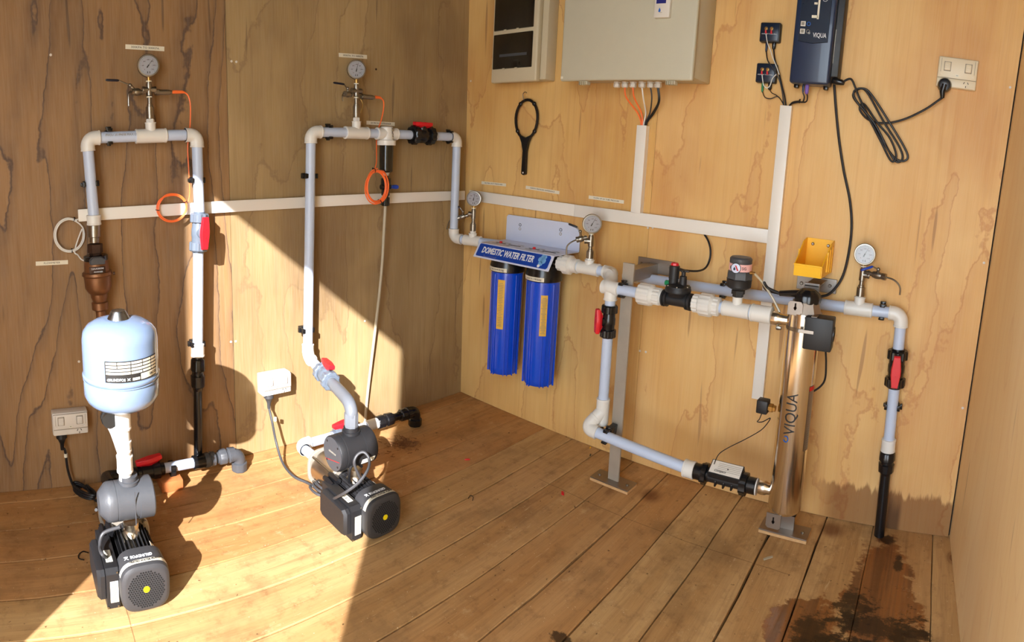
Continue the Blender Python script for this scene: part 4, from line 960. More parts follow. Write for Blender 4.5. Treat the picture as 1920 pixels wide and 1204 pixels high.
# ---------------------------------------------------------------- filter set
fo = .105            # housings stand this far off the wall
pl0, pl1 = B(950, 401, .012), B(1086, 427, .012)
yA, yB_ = B(949, 430, .012).y, B(1086, 460, .012).y
zt_, zb_ = B(950, 402, .012).z, B(949, 449, .012).z
ft = thing('water_filter', 'twin blue water filter housings hanging from a white bracket lettered DOMESTIC WATER FILTER', 'water filter', Bw((yA + yB_) / 2, zb_, .01))
W = yA - yB_; Hh = zt_ - zb_; fbk = Fr(Bw(yA, zb_, .008), (0, -1, 0), (0, 0, 1))
bp = obj('back_plate', MB().prism(fbk, [(0, 0), (W, 0), (W, Hh * .70), (W - .012, Hh * .82), (W - .06, Hh), (.008, Hh), (0, Hh - .008)], 0, .004, .001), M['white'], ft)
m = MB(); m2 = MB()
for xx in (.075, W - .09):
    for dz, r in ((.035, .0055), (.051, .0052)):
        (m if dz < .04 else m2).torus(fbk(xx, Hh - dz + (0 if xx < .1 else .004), .0045), fbk.n, r, .0012, 16, 6)
obj('keyhole', m, M['greyc'], bp); obj('keyhole', m2, M['mill'], bp)
# shelf reaching forward, and the sloping banner plate
c_fl, c_fr = B(915, 459, .125), B(1040, 486, .125)
q0 = fbk(0, 0, .004); q1 = fbk(W, 0, .004); D1 = .152
s0 = V((WB - .013 - D1, yA, zb_)); s1 = V((WB - .013 - D1, yB_, zb_))
m = MB(); th = V((0, 0, -.003))
m._add([q0, q1, s1, s0, q0 + th, q1 + th, s1 + th, s0 + th], [(0, 1, 2, 3), (4, 5, 6, 7), (0, 1, 5, 4), (1, 2, 6, 5), (2, 3, 7, 6), (3, 0, 4, 7)])
shf = obj('shelf_plate', m, M['white'], ft, flat=True)
fs_ = Fr((s0.x + .012, (yA + yB_) / 2, zb_ + .0008), (0, -1, 0), (1, 0, 0))
for cx in (-W * .24, W * .22):
    m = MB(); 
    for dx, dy, L in ((-.035, .044, .05), (.04, .040, .06)): m.box(fs_, (cx + dx, dy, 0), (L, .006, .0008))
    obj('slots', m, M['under'], shf)
    obj('red_button', MB().lathe(fs_(cx - .035, .044, 0), (0, 0, 1), [(0, .006), (.006, .006), (.0075, .004)], 14), M['red'], ft)
    m = MB()
    for dx, dy in ((-.05, .022), (.01, .02), (-.02, .064), (.05, .062)): m.box(fs_, (cx + dx, dy, 0), (.022, .003, .0006)); m.box(fs_, (cx + dx + .016, dy - .001, 0), (.009, .006, .0006))
    obj('small_print', m, M['inkg'], shf)
# banner: slopes down and out
bd = V((-.52, 0, -.85)).normalized(); BH = .063
b0 = s0 + V((0, .014, 0)); b1 = s1 - V((0, .0, 0)); 
fbn = Fr((s0 + s1) / 2 + bd * BH / 2, (0, -1, 0), -bd)
m = MB(); m.box(fbn, (0, 0, 0), (W + .004, BH, .003), .001, 1); bn = obj('banner_plate', m, M['white'], ft)
obj('banner', MB().prism(fbn, [(-W / 2 + .008, -BH / 2 + .010), (-W / 2 + .012, -BH / 2 + .006), (W / 2 - .014, -BH / 2 + .006), (W / 2 - .008, -BH / 2 + .012), (W / 2 - .008, BH / 2 - .010), (W / 2 - .014, BH / 2 - .004), (-W / 2 + .012, BH / 2 - .004), (-W / 2 + .008, BH / 2 - .008)], .0016, .0024), M['banner'], bn)
text('DOMESTIC WATER FILTER', .036, fbn.at(-W * .065, .002, .0027), M['inkw'], bn, maxw=W * .70, bold=.0008, shear=.12)
m = MB(); 
for dx, dy, r in ((0, .014, .010), (-.008, .004, .010), (.006, .0, .012), (-.002, -.012, .010), (.010, .016, .007)): m.lathe(fbn(W * .385 + dx, .004 + dy, .0025), fbn.n, [(0, r), (.0006, r * .95)], 14)
obj('splash_print', m, M['cyan'], bn); obj('logo', MB().lathe(fbn(W * .37, -.018, .003), fbn.n, [(0, .006), (.0006, .006)], 12), M['inkw'], bn)
obj('brand_swoosh', MB().tube(curve([fbn(-W * .36, -.016, .003), fbn(-W * .34, -.024, .003), fbn(-W * .24, -.020, .003), fbn(-W * .20, -.022, .003), fbn(-W * .19, -.016, .003)], 5), .0006, 6), M['inkg'], bn)
def housing(px, py0, py1, lab, words, lo):
    top = B(px, py0, fo); bot = B(px, py1, fo - .0); r = .0635; ztop = zb_ - .01; z0 = bot.z
    c = V((WB - fo, top.y, z0)); H = top.z - z0
    hd = MB().lathe(V((c.x, c.y, top.z)), ZUP, [(-.002, r * 1.06), (.0, r * 1.09), (.022, r * 1.10), (.030, r * 1.06), (.060, r * 1.02), (.064, r * .9), (ztop - top.z, r * .85)], 40)
    h = obj('filter_head', hd, M['black'], ft)
    b = obj('filter_bowl', MB().lathe(c, ZUP, [(0, r * .5), (.003, r * .84), (.012, r * .93), (.03, r * .95), (H, r * 1.0)], 44), M['blue'], ft)
    for a in (-68, -52, -8, 2, 42, 55, 75, 100, 150, -120, -160):
        a = math.radians(a); d = V((-math.cos(a), -math.sin(a), 0)); f = Fr(c + d * r * .955 + V((0, 0, H * .49)), ZUP, d.cross(ZUP))
        obj('bowl_rib', MB().box(f, (0, 0, 0), (H * .97, .0035, .008), .001, 1), M['blue'], b)
    n = 10; a0, a1 = math.radians(-46 + lo), math.radians(-6 + lo)
    def bandw(cc, rr, a0, a1, z0_, z1_, mat, par, name):
        m = MB(); vs = []
        for k in range(n + 1): a = lerp(a0, a1, k / n); d = V((-math.cos(a), -math.sin(a), 0)); vs += [cc + d * rr + ZUP * z0_, cc + d * rr + ZUP * z1_]
        m._add(vs, [(2 * k, 2 * k + 2, 2 * k + 3, 2 * k + 1) for k in range(n)]); return obj(name, m, M[mat], par)
    a0, a1 = math.radians(lab[0]), math.radians(lab[1])
    yl = bandw(c, r * 1.003 + .001, a0, a1, H * lab[2], H * lab[3], 'yell', b, 'yellow_label')
    m = MB(); am = (a0 + a1) / 2; d = V((-math.cos(am), -math.sin(am), 0)); f = Fr(c + d * (r + .0032) + ZUP * (H * (lab[2] + lab[3]) / 2), ZUP.cross(d), ZUP)
    for k in range(26): m.box(f, (0, (k - 12.5) * H * (lab[3] - lab[2]) / 29, 0), (random.uniform(.010, .022), .0016, .0003))
    obj('fine_print', m, M['inkg'], yl)
    hl = bandw(V((c.x, c.y, top.z)), r * 1.10 + .0008, math.radians(-55), math.radians(38), .002, .017, 'label', h, 'tape_label')
    am = math.radians(4); d = V((-math.cos(am), -math.sin(am), 0)); text(words, .011, Fr(V((c.x, c.y, top.z + .0095)) + d * (r * 1.10 + .0022), ZUP.cross(d), ZUP), M['inkg'], hl, maxw=.07)
    return c, top.z
hc1, ht1 = housing(952, 506, 699, (8, 34, .46, .93), '20 MICRON FILTER', 0)
hc2, ht2 = housing(1020, 523, 721, (31, 54, .50, .88), 'CARBON 5 MICRON', 0)
m = MB().box(Fr(((hc1 + hc2) / 2).to_3d() * 1, (0, -1, 0), ZUP), (0, zb_ - .028 - hc1.z, 0), (W * .86, .040, .05), .004); obj('manifold', m, M['black'], ft)
for cz in (hc1, hc2): pass
# ---------------------------------------------------------------- from filters to the post
UF = .115
o1 = V((WB - UF, yB_ + .02, ht2 + .045)); ul = thing('filter_outlet_pipe', 'white union and pipe from the filters to the galvanised post', 'pipe', B(1105, 497, UF))
U0, U1 = B(1048, 493, UF), B(1079, 499, UF); U2 = B(1150, 513, UF); zm = (U0.z + U1.z) / 2
for p in (U0, U1, U2): p.z = zm
YN = V((0, -1, 0))
obj('nipple', MB().cyl(V((U0.x, hc2.y - .05, zm)), U0 + YN * .01, .020), M['black'], ul)
coupling_nut(U0, lerp(U0, U1, .38), ul, 'pvcf', .026, ribs=12); coupling_nut(lerp(U0, U1, .34), lerp(U0, U1, .82), ul, 'pvcf', .034, ribs=12); socket(lerp(U0, U1, .8), U1 + YN * .012, ul, r=.0255)
gB2 = V((U0.x, B(1105, 497, UF).y, zm)); tee(gB2, YN, ZUP, ul, L=.042, Lb=.032)
K1 = V((U0.x, B(1152, 515, UF).y, zm)); pipe(U1, K1 + V((0, .03, 0)), ul)
FRT = .205           # front line, off the wall
K2 = V((WB - FRT, K1.y, zm)); elbow(K1, (0, 1, 0), (-1, 0, -.05), ul, L=.042)
gauge(gB2, ZUP, (-.9, -.75, -.12), 'round pressure gauge above the white pipe right of the filters', hg=.160, hc=.098, style='tee', needle=-28, rg=.0335, side=(-.3, .6, 0))
tap(BO, (1101, 445, .135), (1080, 450, .16), (1088, 434, .155), (1082, 426, .16), (1066, 420, .17), [(1070, 455, .175), (1063, 463, .18), (1062, 478, .18)], 'small steel tap with a black lever in front of the filter bracket')
# galvanised post with plywood packed foot
po_ = .175; pt, pb_ = B(1172, 495, po_), B(1145, 905, po_)
post = thing('pipe_stand', 'dull galvanised post on a bolted foot, bracketed to the wall above', 'stand', (WB - po_, pt.y, 0))
yc = B(1172, 600, po_).y; fp = Fr((WB - po_, yc, 0), (0, -1, 0), ZUP)
zt2 = B(1172, 492, po_).z
obj('upright', MB().box(fp, (0, zt2 / 2 + .006, 0), (.042, zt2 - .012, .008), .001, 1), M['mill'], post)
obj('arm', MB().box(fp, (0, zt2 - .021, -po_ / 2), (.042, .003, po_ - .004), .0006, 1), M['steelb'], post); obj('arm_side', MB().box(fp, (.020, zt2 - .040, -po_ / 2), (.003, .04, po_ - .004), .0006, 1), M['steelb'], post)
wp = obj('wall_plate', MB().box(fp, (.012, zt2 - .030, -po_ + .003), (.145, .052, .004), .001, 1), M['steelb'], post)
for s in (-.045, .068): obj('bolt', MB().lathe(fp(s, zt2 - .028, -po_ + .005), fp.n, [(0, .006), (.002, .006), (.005, .004)], 12), M['steels'], post)
obj('foot_plate', MB().box(fp.at(0, .0125, .0), (0, 0, 0), (.150, .004, .066), .001, 1), M['steelb'], post)
obj('packer', MB().box(fp.at(0, .0055, .0), (0, 0, 0), (.150, .0095, .066), .001, 1), M['plyedge'], post)
for s in (-.055, .055): obj('bolt', MB().lathe(fp(s, .0145, 0), ZUP, [(0, .007), (.0018, .007), (.0045, .0045)], 12), M['steels'], post)
# front line: elbow, down branch, union, solenoid valve, air valve, into the purifier
fx = WB - FRT
def Q(px, py): return B(px, py, FRT)
e0 = Q(1141, 539); e9 = Q(1462, 594)
z9 = e9.z; z0 = e0.z; dF = (e9 - e0).normalized()
def L1(px): 
    la = (px - 960) / CF; n = CM.transposed() @ V((math.cos(la), 0, -math.sin(la))); return e0 + dF * ((CAMP - e0).dot(n) / dF.dot(n))
fl_ = thing('treatment_line', 'front white pipe from the post through the unions to the steel purifier', 'pipework', e0)
elbow(K2 * 1, (1, 0, 0), (0, 0, -1), fl_, L=.03, r=.0215) if False else None
obj('elbow', MB().tube(curve([K1 + V((-.022, 0, 0)), lerp(K1, e0, .6), e0 + V((0, 0, .004)), e0 + dF * .03], 8), .0225, 24), M['pvcf'], fl_)
tee(e0 + dF * .010, dF, -ZUP, fl_, L=.032, Lb=.040, rb=.0215)
j0 = L1(1198); pipe(e0 + dF * .03, j0 + dF * .01, fl_)
coupling_nut(j0, L1(1228), fl_, 'pvcf', .0335, ribs=14); coupling_nut(L1(1222), L1(1243), fl_, 'pvcf', .026, name='union_end', ribs=14)
coupling_nut(L1(1300), L1(1314), fl_, 'pvcf', .0265, name='union_end', ribs=14); coupling_nut(L1(1312), L1(1340), fl_, 'pvcf', .0335, ribs=14); coupling_nut(L1(1338), L1(1351), fl_, 'pvcf', .027, name='union_end', ribs=14)
pipe(L1(1345), L1(1420), fl_); av = L1(1381); tee(av, dF, ZUP, fl_, L=.043, Lb=.040, r=.0225, rb=.0150)
socket(L1(1409), L1(1448), fl_, r=.0255)
clip(L1(1166), dF, (-1, 0, 0), 'black clip fixing the front pipe to the galvanised post', FRT - po_ - .006)
# solenoid valve
s_ = L1(1270); sv = thing('solenoid_valve', 'black irrigation solenoid valve with a red cap and a small hand wheel', 'valve', s_)
u = dF; fsv = Fr(s_, u, ZUP)
obj('valve_body', MB().lathe(s_ - u * .050, u, [(0, .024), (.002, .027), (.008, .027), (.009, .023), (.012, .023), (.013, .026), (.018, .026), (.020, .020), (.080, .020), (.082, .026), (.087, .026), (.088, .023), (.091, .023), (.092, .027), (.098, .027), (.1, .024)], 26), M['blackm'], sv)
obj('bonnet', MB().lathe(s_ + V((0, 0, .012)), ZUP, [(0, .030), (.010, .034), (.014, .040), (.022, .041), (.024, .040), (.032, .038), (.036, .028), (.040, .02)], 28), M['blackm'], sv)
for k in range(6):
    a = k * math.pi / 3 + .3; obj('bolt', MB().lathe(s_ + V((math.cos(a) * .035, math.sin(a) * .035, .044)), ZUP, [(0, .003), (.003, .003)], 6), M['steels'], sv)
sc_ = s_ - u * .018; obj('coil', MB().lathe(sc_ + V((0, 0, .040)), ZUP, [(0, .015), (.024, .015), (.025, .0162), (.064, .0162), (.066, .014)], 22), M['blackm'], sv)
obj('red_cap', MB().lathe(sc_ + V((0, 0, .105)), ZUP, [(0, .0125), (.003, .013), (.008, .012), (.010, .008)], 8), M['red'], sv)
obj('bleed_screw', MB().lathe(sc_ + V((0, 0, .048)), -u, [(0, .009), (.026, .009), (.028, .007)], 8), M['green'], sv)
hw = s_ + u * .014; obj('hand_wheel_post', MB().lathe(hw + V((0, 0, .04)), ZUP, [(0, .013), (.036, .011), (.038, .0065), (.052, .0065)], 16), M['blackm'], sv)
m = MB(); m.box(Fr(hw + V((0, 0, .093)), u, u.cross(ZUP)), (0, 0, 0), (.036, .008, .005), .001); m.box(Fr(hw + V((0, 0, .093)), u, u.cross(ZUP)), (0, 0, 0), (.008, .030, .005), .001); obj('hand_wheel', m, M['blackm'], sv)
cable('valve_lead', [sc_ + V((0, 0, .10)) + u * .008, B(1285, 507, .15), B(1310, 508, .09), B(1324, 501, .05), B(1331, 485, .03), B(1332, 468, .03), B(1328, 452, .02), B(1321, 440, .012)], .0034, 'rubber', 'black lead curving from the solenoid valve up to the white trunking')
# air release valve
a_ = av; t = thing('air_valve', 'black air release valve with a pink band and a round badge', 'valve', a_ + V((0, 0, .04)))
obj('stem', MB().lathe(a_ + V((0, 0, .040)), ZUP, [(0, .0165), (.008, .0165), (.0085, .0205), (.020, .0205), (.021, .017), (.030, .017)], 6), M['blackm'], t)
obj('lower_body', MB().lathe(a_ + V((0, 0, .062)), ZUP, [(0, .020), (.006, .033), (.010, .0365), (.030, .0375), (.032, .0385), (.034, .0365)], 32), M['blackm'], t)
obj('hex_body', MB().lathe(a_ + V((0, 0, .094)), ZUP, [(0, .0375), (.002, .039), (.020, .0385), (.026, .034)], 8), M['greyc'], t)
bnd = obj('colour_band', MB().lathe(a_ + V((0, 0, .119)), ZUP, [(0, .0325), (.0005, .034), (.022, .034), (.0225, .032)], 32), M['pink'], t)
obj('cap', MB().lathe(a_ + V((0, 0, .141)), ZUP, [(0, .0325), (.002, .0335), (.014, .0335), (.019, .029), (.020, .012)], 32), M['greyc'], t)
fv = Fr(a_ + V((-.0345, -.003, .130)), (0.05, -1, 0), ZUP); 
b_ = obj('badge', MB().lathe(fv(-.005, 0, -.002), fv.n, [(0, .0145), (.003, .0145), (.0035, .0135)], 28), M['white'], t)
obj('badge_ring', MB().torus(fv(-.005, 0, .0012), fv.n, .0145, .0009, 28, 6), M['ink'], b_)
obj('badge_stripe', MB().prism(fv.at(-.005, 0, .0016), [(-.003, .008), (.001, .008), (.009, -.007), (.004, -.007)], 0, .0006), M['inkr'], b_); obj('badge_drop', MB().prism(fv.at(-.005, 0, .0016), [(-.004, .004), (-.001, -.001), (-.001, -.005), (-.004, -.007), (-.007, -.005), (-.007, -.001)], 0, .0006), M['navy'], b_)
fv2 = Fr(a_ + V((-.0290, -.0215, .130)), (.6, -.8, 0), ZUP); text('SG', .012, fv2, M['ink'], bnd); fv3 = Fr(a_ + V((-.0290, .0200, .130)), (-.55, -.83, 0), ZUP); text('L', .012, fv3, M['ink'], bnd)
nz_ = a_ + V((-.01, -.034, .118)); obj('outlet_nozzle', MB().lathe(nz_, (0, -1, .1), [(0, .005), (.008, .005), (.009, .0035), (.016, .0035)], 12), M['brass'], t)
cable('clear_tube', [nz_ + V((0, -.014, 0)), B(1430, 530, FRT), B(1448, 558, FRT - .005), Q(1462, 585)], .0035, 'clear', 'clear thin tube sloping from the air valve to the purifier', 'tube', n=10)
# branch down from the first elbow: valve, long drop, bottom run
dn = thing('bypass_pipe', 'white pipe dropping beside the post and running low to the purifier', 'pipework', Q(1112, 800))
d0 = e0 + dF * .010 - ZUP * .035; LBc = Q(1131, 768); dd = V((0, 0, -1)); 
xb = d0.x; vtop, vbot = Q(1139, 571), Q(1131, 630)
lowz = Q(1127, 770).z; dl0 = V((xb, d0.y, lowz)); pipe(d0, vtop.lerp(vtop, 1) * 1 if False else V((xb, d0.y, vtop.z)), dn); pipe(V((xb, d0.y, vbot.z)), dl0 + ZUP * .03, dn)
union_valve(V((xb, d0.y, (vtop.z + vbot.z) / 2)), ZUP, (-.75, .66, 0), 'black ball valve with a red handle on the drop pipe beside the post', 'black', L=.118, r=.0215, hL=.082, hs=.034)
# bottom: tee with drain nub, stub forward-left, elbow, run to the flow sensor
obj('tee_fitting', MB().lathe(dl0 + ZUP * .045, -ZUP, [(0, .0225), (.005, .0235), (.006, .0222), (.075, .0222), (.085, .0222), (.092, .019)], 24), M['pvcf'], dn)
obj('drain_nub', MB().lathe(dl0 - ZUP * .045, -ZUP, [(0, .007), (.014, .007), (.015, .010), (.020, .010)], 12), M['steels'], dn)
E3 = B(1098, 802, FRT + .05); 
pipe(dl0, lerp(dl0, E3, .8), dn, 'pvc', .0168, 'stub'); obj('coupling', MB().lathe(dl0, E3 - dl0, [(0, .0222), (.030, .0222), (.031, .0232), (.036, .0232)], 24), M['pvcf'], dn)
S0 = B(1290, 879, FRT + .012); S0.z = min(S0.z, E3.z); 
T9 = B(1441, 918, FRT); dS = (S0 - E3).normalized()
elbow(E3, dl0 - E3, dS, dn, L=.044)
pipe(E3 + dS * .035, S0, dn); 
run2 = (T9 - S0).normalized(); 
def L2(px, o=S0, d=run2):
    la = (px - 960) / CF; n = CM.transposed() @ V((math.cos(la), 0, -math.sin(la))); return o + d * ((CAMP - o).dot(n) / d.dot(n))
socket(L2(1283), L2(1303), dn, r=.0265)
pB = lerp(E3, S0, (Q(1148, 0).y - E3.y) / (S0.y - E3.y)) if False else E3 + dS * ((E3.y - yc) / -dS.y)
clip(pB, dS, (-1, 0, 0), 'black clip holding the low pipe run against the post', abs(pB.x - (WB - po_)) - .006)
fs = thing('flow_sensor', 'black flow sensor with a grey label box, low beside the purifier', 'sensor', L2(1368))
m = MB().lathe(L2(1302), run2, [(0, .0245), (.022, .0245), (.023, .0285), (.036, .0285), (.037, .0215), (.05, .0215)], 28); obj('left_socket', m, M['black'], fs)
obj('union_nut', MB().lathe(L2(1318), run2, [(0, .030, 1), (.014, .030, 1), (.016, .024, 1)], ribs=7, amp=.003), M['black'], fs)
obj('sensor_body', MB().cyl(L2(1320), L2(1396), .0205, n=20), M['blackm'], fs)
hb = Fr(lerp(L2(1330), L2(1393), .5) + V((-.006, 0, .030)), run2, V((.9, 0, .45)))
if hb.n.z < 0: hb = Fr(hb.o, run2, V((-.9, 0, -.45)))
LL = (L2(1393) - L2(1333)).length
obj('label_box', MB().box(hb, (0, 0, -.006), (LL, .050, .024), .002), M['blackm'], fs)
lb_ = obj('label_plate', MB().box(hb, (0, 0, .0064), (LL * .94, .044, .001), .0004, 1), M['trunk'], fs); 
bx_ = MB()
for k in range(5): bx_.box(hb, (.01, .014 - k * .006, .0072), (LL * .7, .0009, .0003))
obj('fine_print', bx_, M['inkg'], lb_); obj('light', MB().lathe(hb(.006, 0, .0072), hb.n, [(0, .0022), (.0008, .0022)], 10), M['ink'], lb_); text('Compact', .010, hb.at(-.016, -.013, .0072), M['ink'], lb_, shear=.3)
for k in range(3): obj('rib', MB().box(Fr(L2(1345 + k * 15), run2, ZUP), (0, -.012, 0), (.006, .02, .044), .002), M['black'], fs)
obj('union_nut', MB().lathe(L2(1389), run2, [(0, .031, 1), (.020, .031, 1), (.022, .025, 1)], ribs=7, amp=.003), M['black'], fs)
obj('right_socket', MB().lathe(L2(1400), run2, [(0, .0245), (.028, .0245)], 26), M['black'], fs); obj('seal_ring', MB().lathe(L2(1418), run2, [(0, .0245), (.0035, .0245)], 26), M['pvcf'], fs)
# ---------------------------------------------------------------- ultraviolet purifier
yU = (B(1503, 640, .2).y + B(1474, 940, .2).y) / 2; xU = WB - .205; zUb = B(1475, 955, .205).z; zUt = B(1500, 583, .205).z; rU = .0495
uv = thing('uv_purifier', 'tall polished stainless purifier tube lettered VIQUA', 'water purifier', (xU, yU, zUb))
cU = V((xU, yU, zUb))
obj('chamber', MB().lathe(cU, ZUP, [(0, rU * .86), (.006, rU * .97), (.012, rU), (zUt - zUb, rU)], 64), M['steel'], uv)
for zz, px in ((B(1455, 597, .205).z, 1448), (B(1445, 918, .205).z, 1424)):
    q0 = B(px, 596 if px > 1430 else 912, FRT); 
    tgt = V((xU, yU, zz)); d = (tgt - q0).normalized()
    obj('side_port', MB().lathe(q0, d, [(0, .021), (.012, .0215), (.020, .0205), (.026, .017), ((tgt - q0).length - .03, .015)], 28), M['steel'], uv)
obj('clamp_band', MB().lathe(V((xU, yU, B(1490, 622, .25).z)), ZUP, [(0, rU * 1.0), (.0005, rU * 1.02), (.011, rU * 1.02), (.0115, rU)], 64), M['steels'], uv)
# head bracket plates with keyholes
def kplate(z, h, px):
    f = Fr((xU - rU * .9, yU + .015, z), (0, -1, 0), ZUP); p = obj('mounting_tab', MB().prism(f, [(-.026, 0), (.018, 0), (.018, h - .008), (.012, h), (-.020, h), (-.026, h - .008)] if h > 0 else [(-.026, 0), (-.026, h + .006), (-.020, h), (.012, h), (.018, h + .006), (.018, 0)], 0, .003, .0006), M['steelb'], uv)
    m = MB(); cc = f.at(-.004, h * .52, .0034); m.lathe(cc(0, 0, 0), f.n, [(0, .0045), (.0008, .0045)], 12); m.box(cc, (0, .004, .0004), (.0045, .020, .0008), .0003, 1); obj('keyhole', m, M['under'], p)
kplate(zUt - .004, .040, 0); kplate(zUb + .004, -.045, 0)
obj('head_cone', MB().lathe(V((xU, yU, zUt - .002)), ZUP, [(0, rU), (.004, rU * .98), (.026, rU * .80), (.034, rU * .80)], 8), M['steelb'], uv)
hd = V((xU, yU - .004, zUt + .038)); obj('lamp_cap', MB().lathe(hd - V((0, 0, .012)), ZUP, [(0, .030, 1), (.004, .036, 1), (.020, .037, 1), (.030, .032, 1), (.040, .018, 1)], ribs=9, amp=.0025), M['black'], uv)
lc = hd + V((0, 0, .016)); p_a = B(1462, 550, FRT); p_b = B(1440, 540, FRT); p_c = B(1433, 530, FRT)
obj('lamp_connector', MB().tube([lc, lerp(lc, p_a, .6), p_a], [.012, .010, .008], 12), M['black'], uv)
cable('lamp_lead', [p_a, p_b, p_c, B(1440, 545, .12), B(1500, 556, .07), B(1540, 556, .05), B(1562, 545, .03), B(1583, 510, .018), B(1596, 440, .014), B(1594, 380, .012), B(1582, 320, .012), B(1573, 260, .012), B(1567, 200, .012), B(1563, 140, .02)], .0042, 'rubber', 'long black lamp lead hanging from the navy ballast down to the purifier head', sub=8, n=10)
# foot stand: upright plate, foot plate on packer
fpu = Fr((WB - .137, yU + .005, 0), (0, -1, 0), ZUP)
zj = zUb - .005
ust = thing('purifier_stand', 'bolted steel foot under the polished purifier tube', 'stand', (WB - .137, yU, 0))
obj('upright', MB().box(fpu, (.004, (zt2 + .03) / 2, 0), (.046, zt2 + .01, .006), .001, 1), M['steelb'], ust)
obj('foot_plate', MB().box(fpu.at(0, .0125, .0), (0, 0, 0), (.152, .004, .07), .001, 1), M['steelb'], ust); obj('packer', MB().box(fpu.at(0, .0055, .0), (0, 0, 0), (.152, .0095, .07), .001, 1), M['plyedge'], ust)
for s in (-.052, .056): obj('bolt', MB().lathe(fpu(s, .0145, 0), ZUP, [(0, .007), (.0018, .007), (.0045, .0045)], 12), M['steels'], ust)
obj('lower_gusset', MB().box(fpu, (.014, zUb - .01, .03), (.05, .035, .05), .002), M['black'], ust)
# upper arm back to wall under the yellow bin
za = B(1545, 535, .0).z
obj('wall_plate', MB().box(Fr(Bw(B(1532, 530).y, B(1535, 533).z, .003), (0, -1, 0), ZUP), (0, 0, 0), (.13, .046, .004), .001, 1), M['steelb'], ust)
apl = B(1540, 512, .004); apf = B(1512, 545, .137); m = MB(); hw_ = .022
m._add([Bw(apl.y + hw_, B(1535, 522).z, .004), Bw(apl.y - hw_, B(1535, 522).z, .004), Bw(yU - .02, B(1535, 522).z, .14), Bw(yU + .024, B(1535, 522).z, .14)] + [Bw(apl.y + hw_, B(1535, 522).z - .003, .004), Bw(apl.y - hw_, B(1535, 522).z - .003, .004), Bw(yU - .02, B(1535, 522).z - .003, .14), Bw(yU + .024, B(1535, 522).z - .003, .14)], [(0, 1, 2, 3), (4, 5, 6, 7), (0, 1, 5, 4), (1, 2, 6, 5), (2, 3, 7, 6), (3, 0, 4, 7)])
obj('arm', m, M['steelb'], ust, flat=True)
for px, py in ((1503, 531), (1556, 536)): obj('bolt', MB().lathe(B(px, py, .005), (-1, 0, 0), [(0, .006), (.002, .006), (.005, .004)], 12), M['steels'], ust)
# lettering on the tube
def onTube(a, z, r=rU + .0006):
    a = math.radians(a); d = V((-math.cos(a), -math.sin(a), 0)); return Fr(cU + d * r + V((0, 0, z)), ZUP, -ZUP.cross(d)), d
def tubetext(s, size, a, z0, z1, mat, par):
    c = bpy.data.curves.new('t', 'FONT'); c.body = s; c.size = size; c.align_x = 'CENTER'; c.align_y = 'CENTER'; c.extrude = .0002; c.resolution_u = 3
    o = bpy.data.objects.new('t', c); COL.objects.link(o); bpy.context.view_layer.update(); me = o.evaluated_get(bpy.context.evaluated_depsgraph_get()).to_mesh()
    bm = bmesh.new(); bm.from_mesh(me); bpy.data.objects.remove(o); bmesh.ops.subdivide_edges(bm, edges=bm.edges[:], cuts=1)
    x0 = min(v.co.x for v in bm.verts); x1 = max(v.co.x for v in bm.verts); k = (z1 - z0) / (x1 - x0)
    for v in bm.verts:
        z = (z0 + z1) / 2 + (v.co.x - (x0 + x1) / 2) * k; an = math.radians(a) - v.co.y / rU; d = V((-math.cos(an), -math.sin(an), 0)); v.co = cU + d * (rU + .0006 + v.co.z) + V((0, 0, z))
    return obj('lettering', bm, M[mat], par)
zL0, zL1 = B(1478, 815, .25).z - zUb, B(1492, 738, .25).z - zUb
tubetext('VIQUA', .046, 2, zL0, zL1, 'ink', uv)
zd = zL0 - .013; m = MB()
pts = []
for k in range(13):
    t_ = k / 12 * 2 * math.pi * .8 + .9; rr = .0085; yv = math.cos(t_) * rr * .8; zv = math.sin(t_) * rr
    an = math.radians(-8) - yv / rU; pts.append(cU + V((-math.cos(an), -math.sin(an), 0)) * (rU + .0008) + V((0, 0, zd + zv)))
obj('drop_logo', MB().tube(pts, .0014, 6), M['inkb'], uv)
m = MB(); vs = []
for k in range(7):
    an = math.radians(58 + k * 5); d = V((-math.cos(an), -math.sin(an), 0)); vs += [cU + d * (rU + .0006) + ZUP * (zL0 - .05), cU + d * (rU + .0006) + ZUP * (zL1 + .02)]
m._add(vs, [(2 * k, 2 * k + 2, 2 * k + 3, 2 * k + 1) for k in range(6)]); lbl = obj('side_label', m, M['steelb'], uv)
m = MB(); vs = []
for k in range(7):
    an = math.radians(58 + k * 5); d = V((-math.cos(an), -math.sin(an), 0)); vs += [cU + d * (rU + .0009) + ZUP * (zL1 + .006), cU + d * (rU + .0009) + ZUP * (zL1 + .018)]
m._add(vs, [(2 * k, 2 * k + 2, 2 * k + 3, 2 * k + 1) for k in range(6)]); obj('red_strip', m, M['inkr'], lbl)
m = MB()
for k in range(16): 
    an = math.radians(73); d = V((-math.cos(an), -math.sin(an), 0)); m.box(Fr(cU + d * (rU + .0012) + ZUP * (zL0 - .04 + k * .007), ZUP.cross(d), ZUP), (0, 0, 0), (.016, .0016, .0004))
obj('fine_print', m, M['inkg'], lbl)
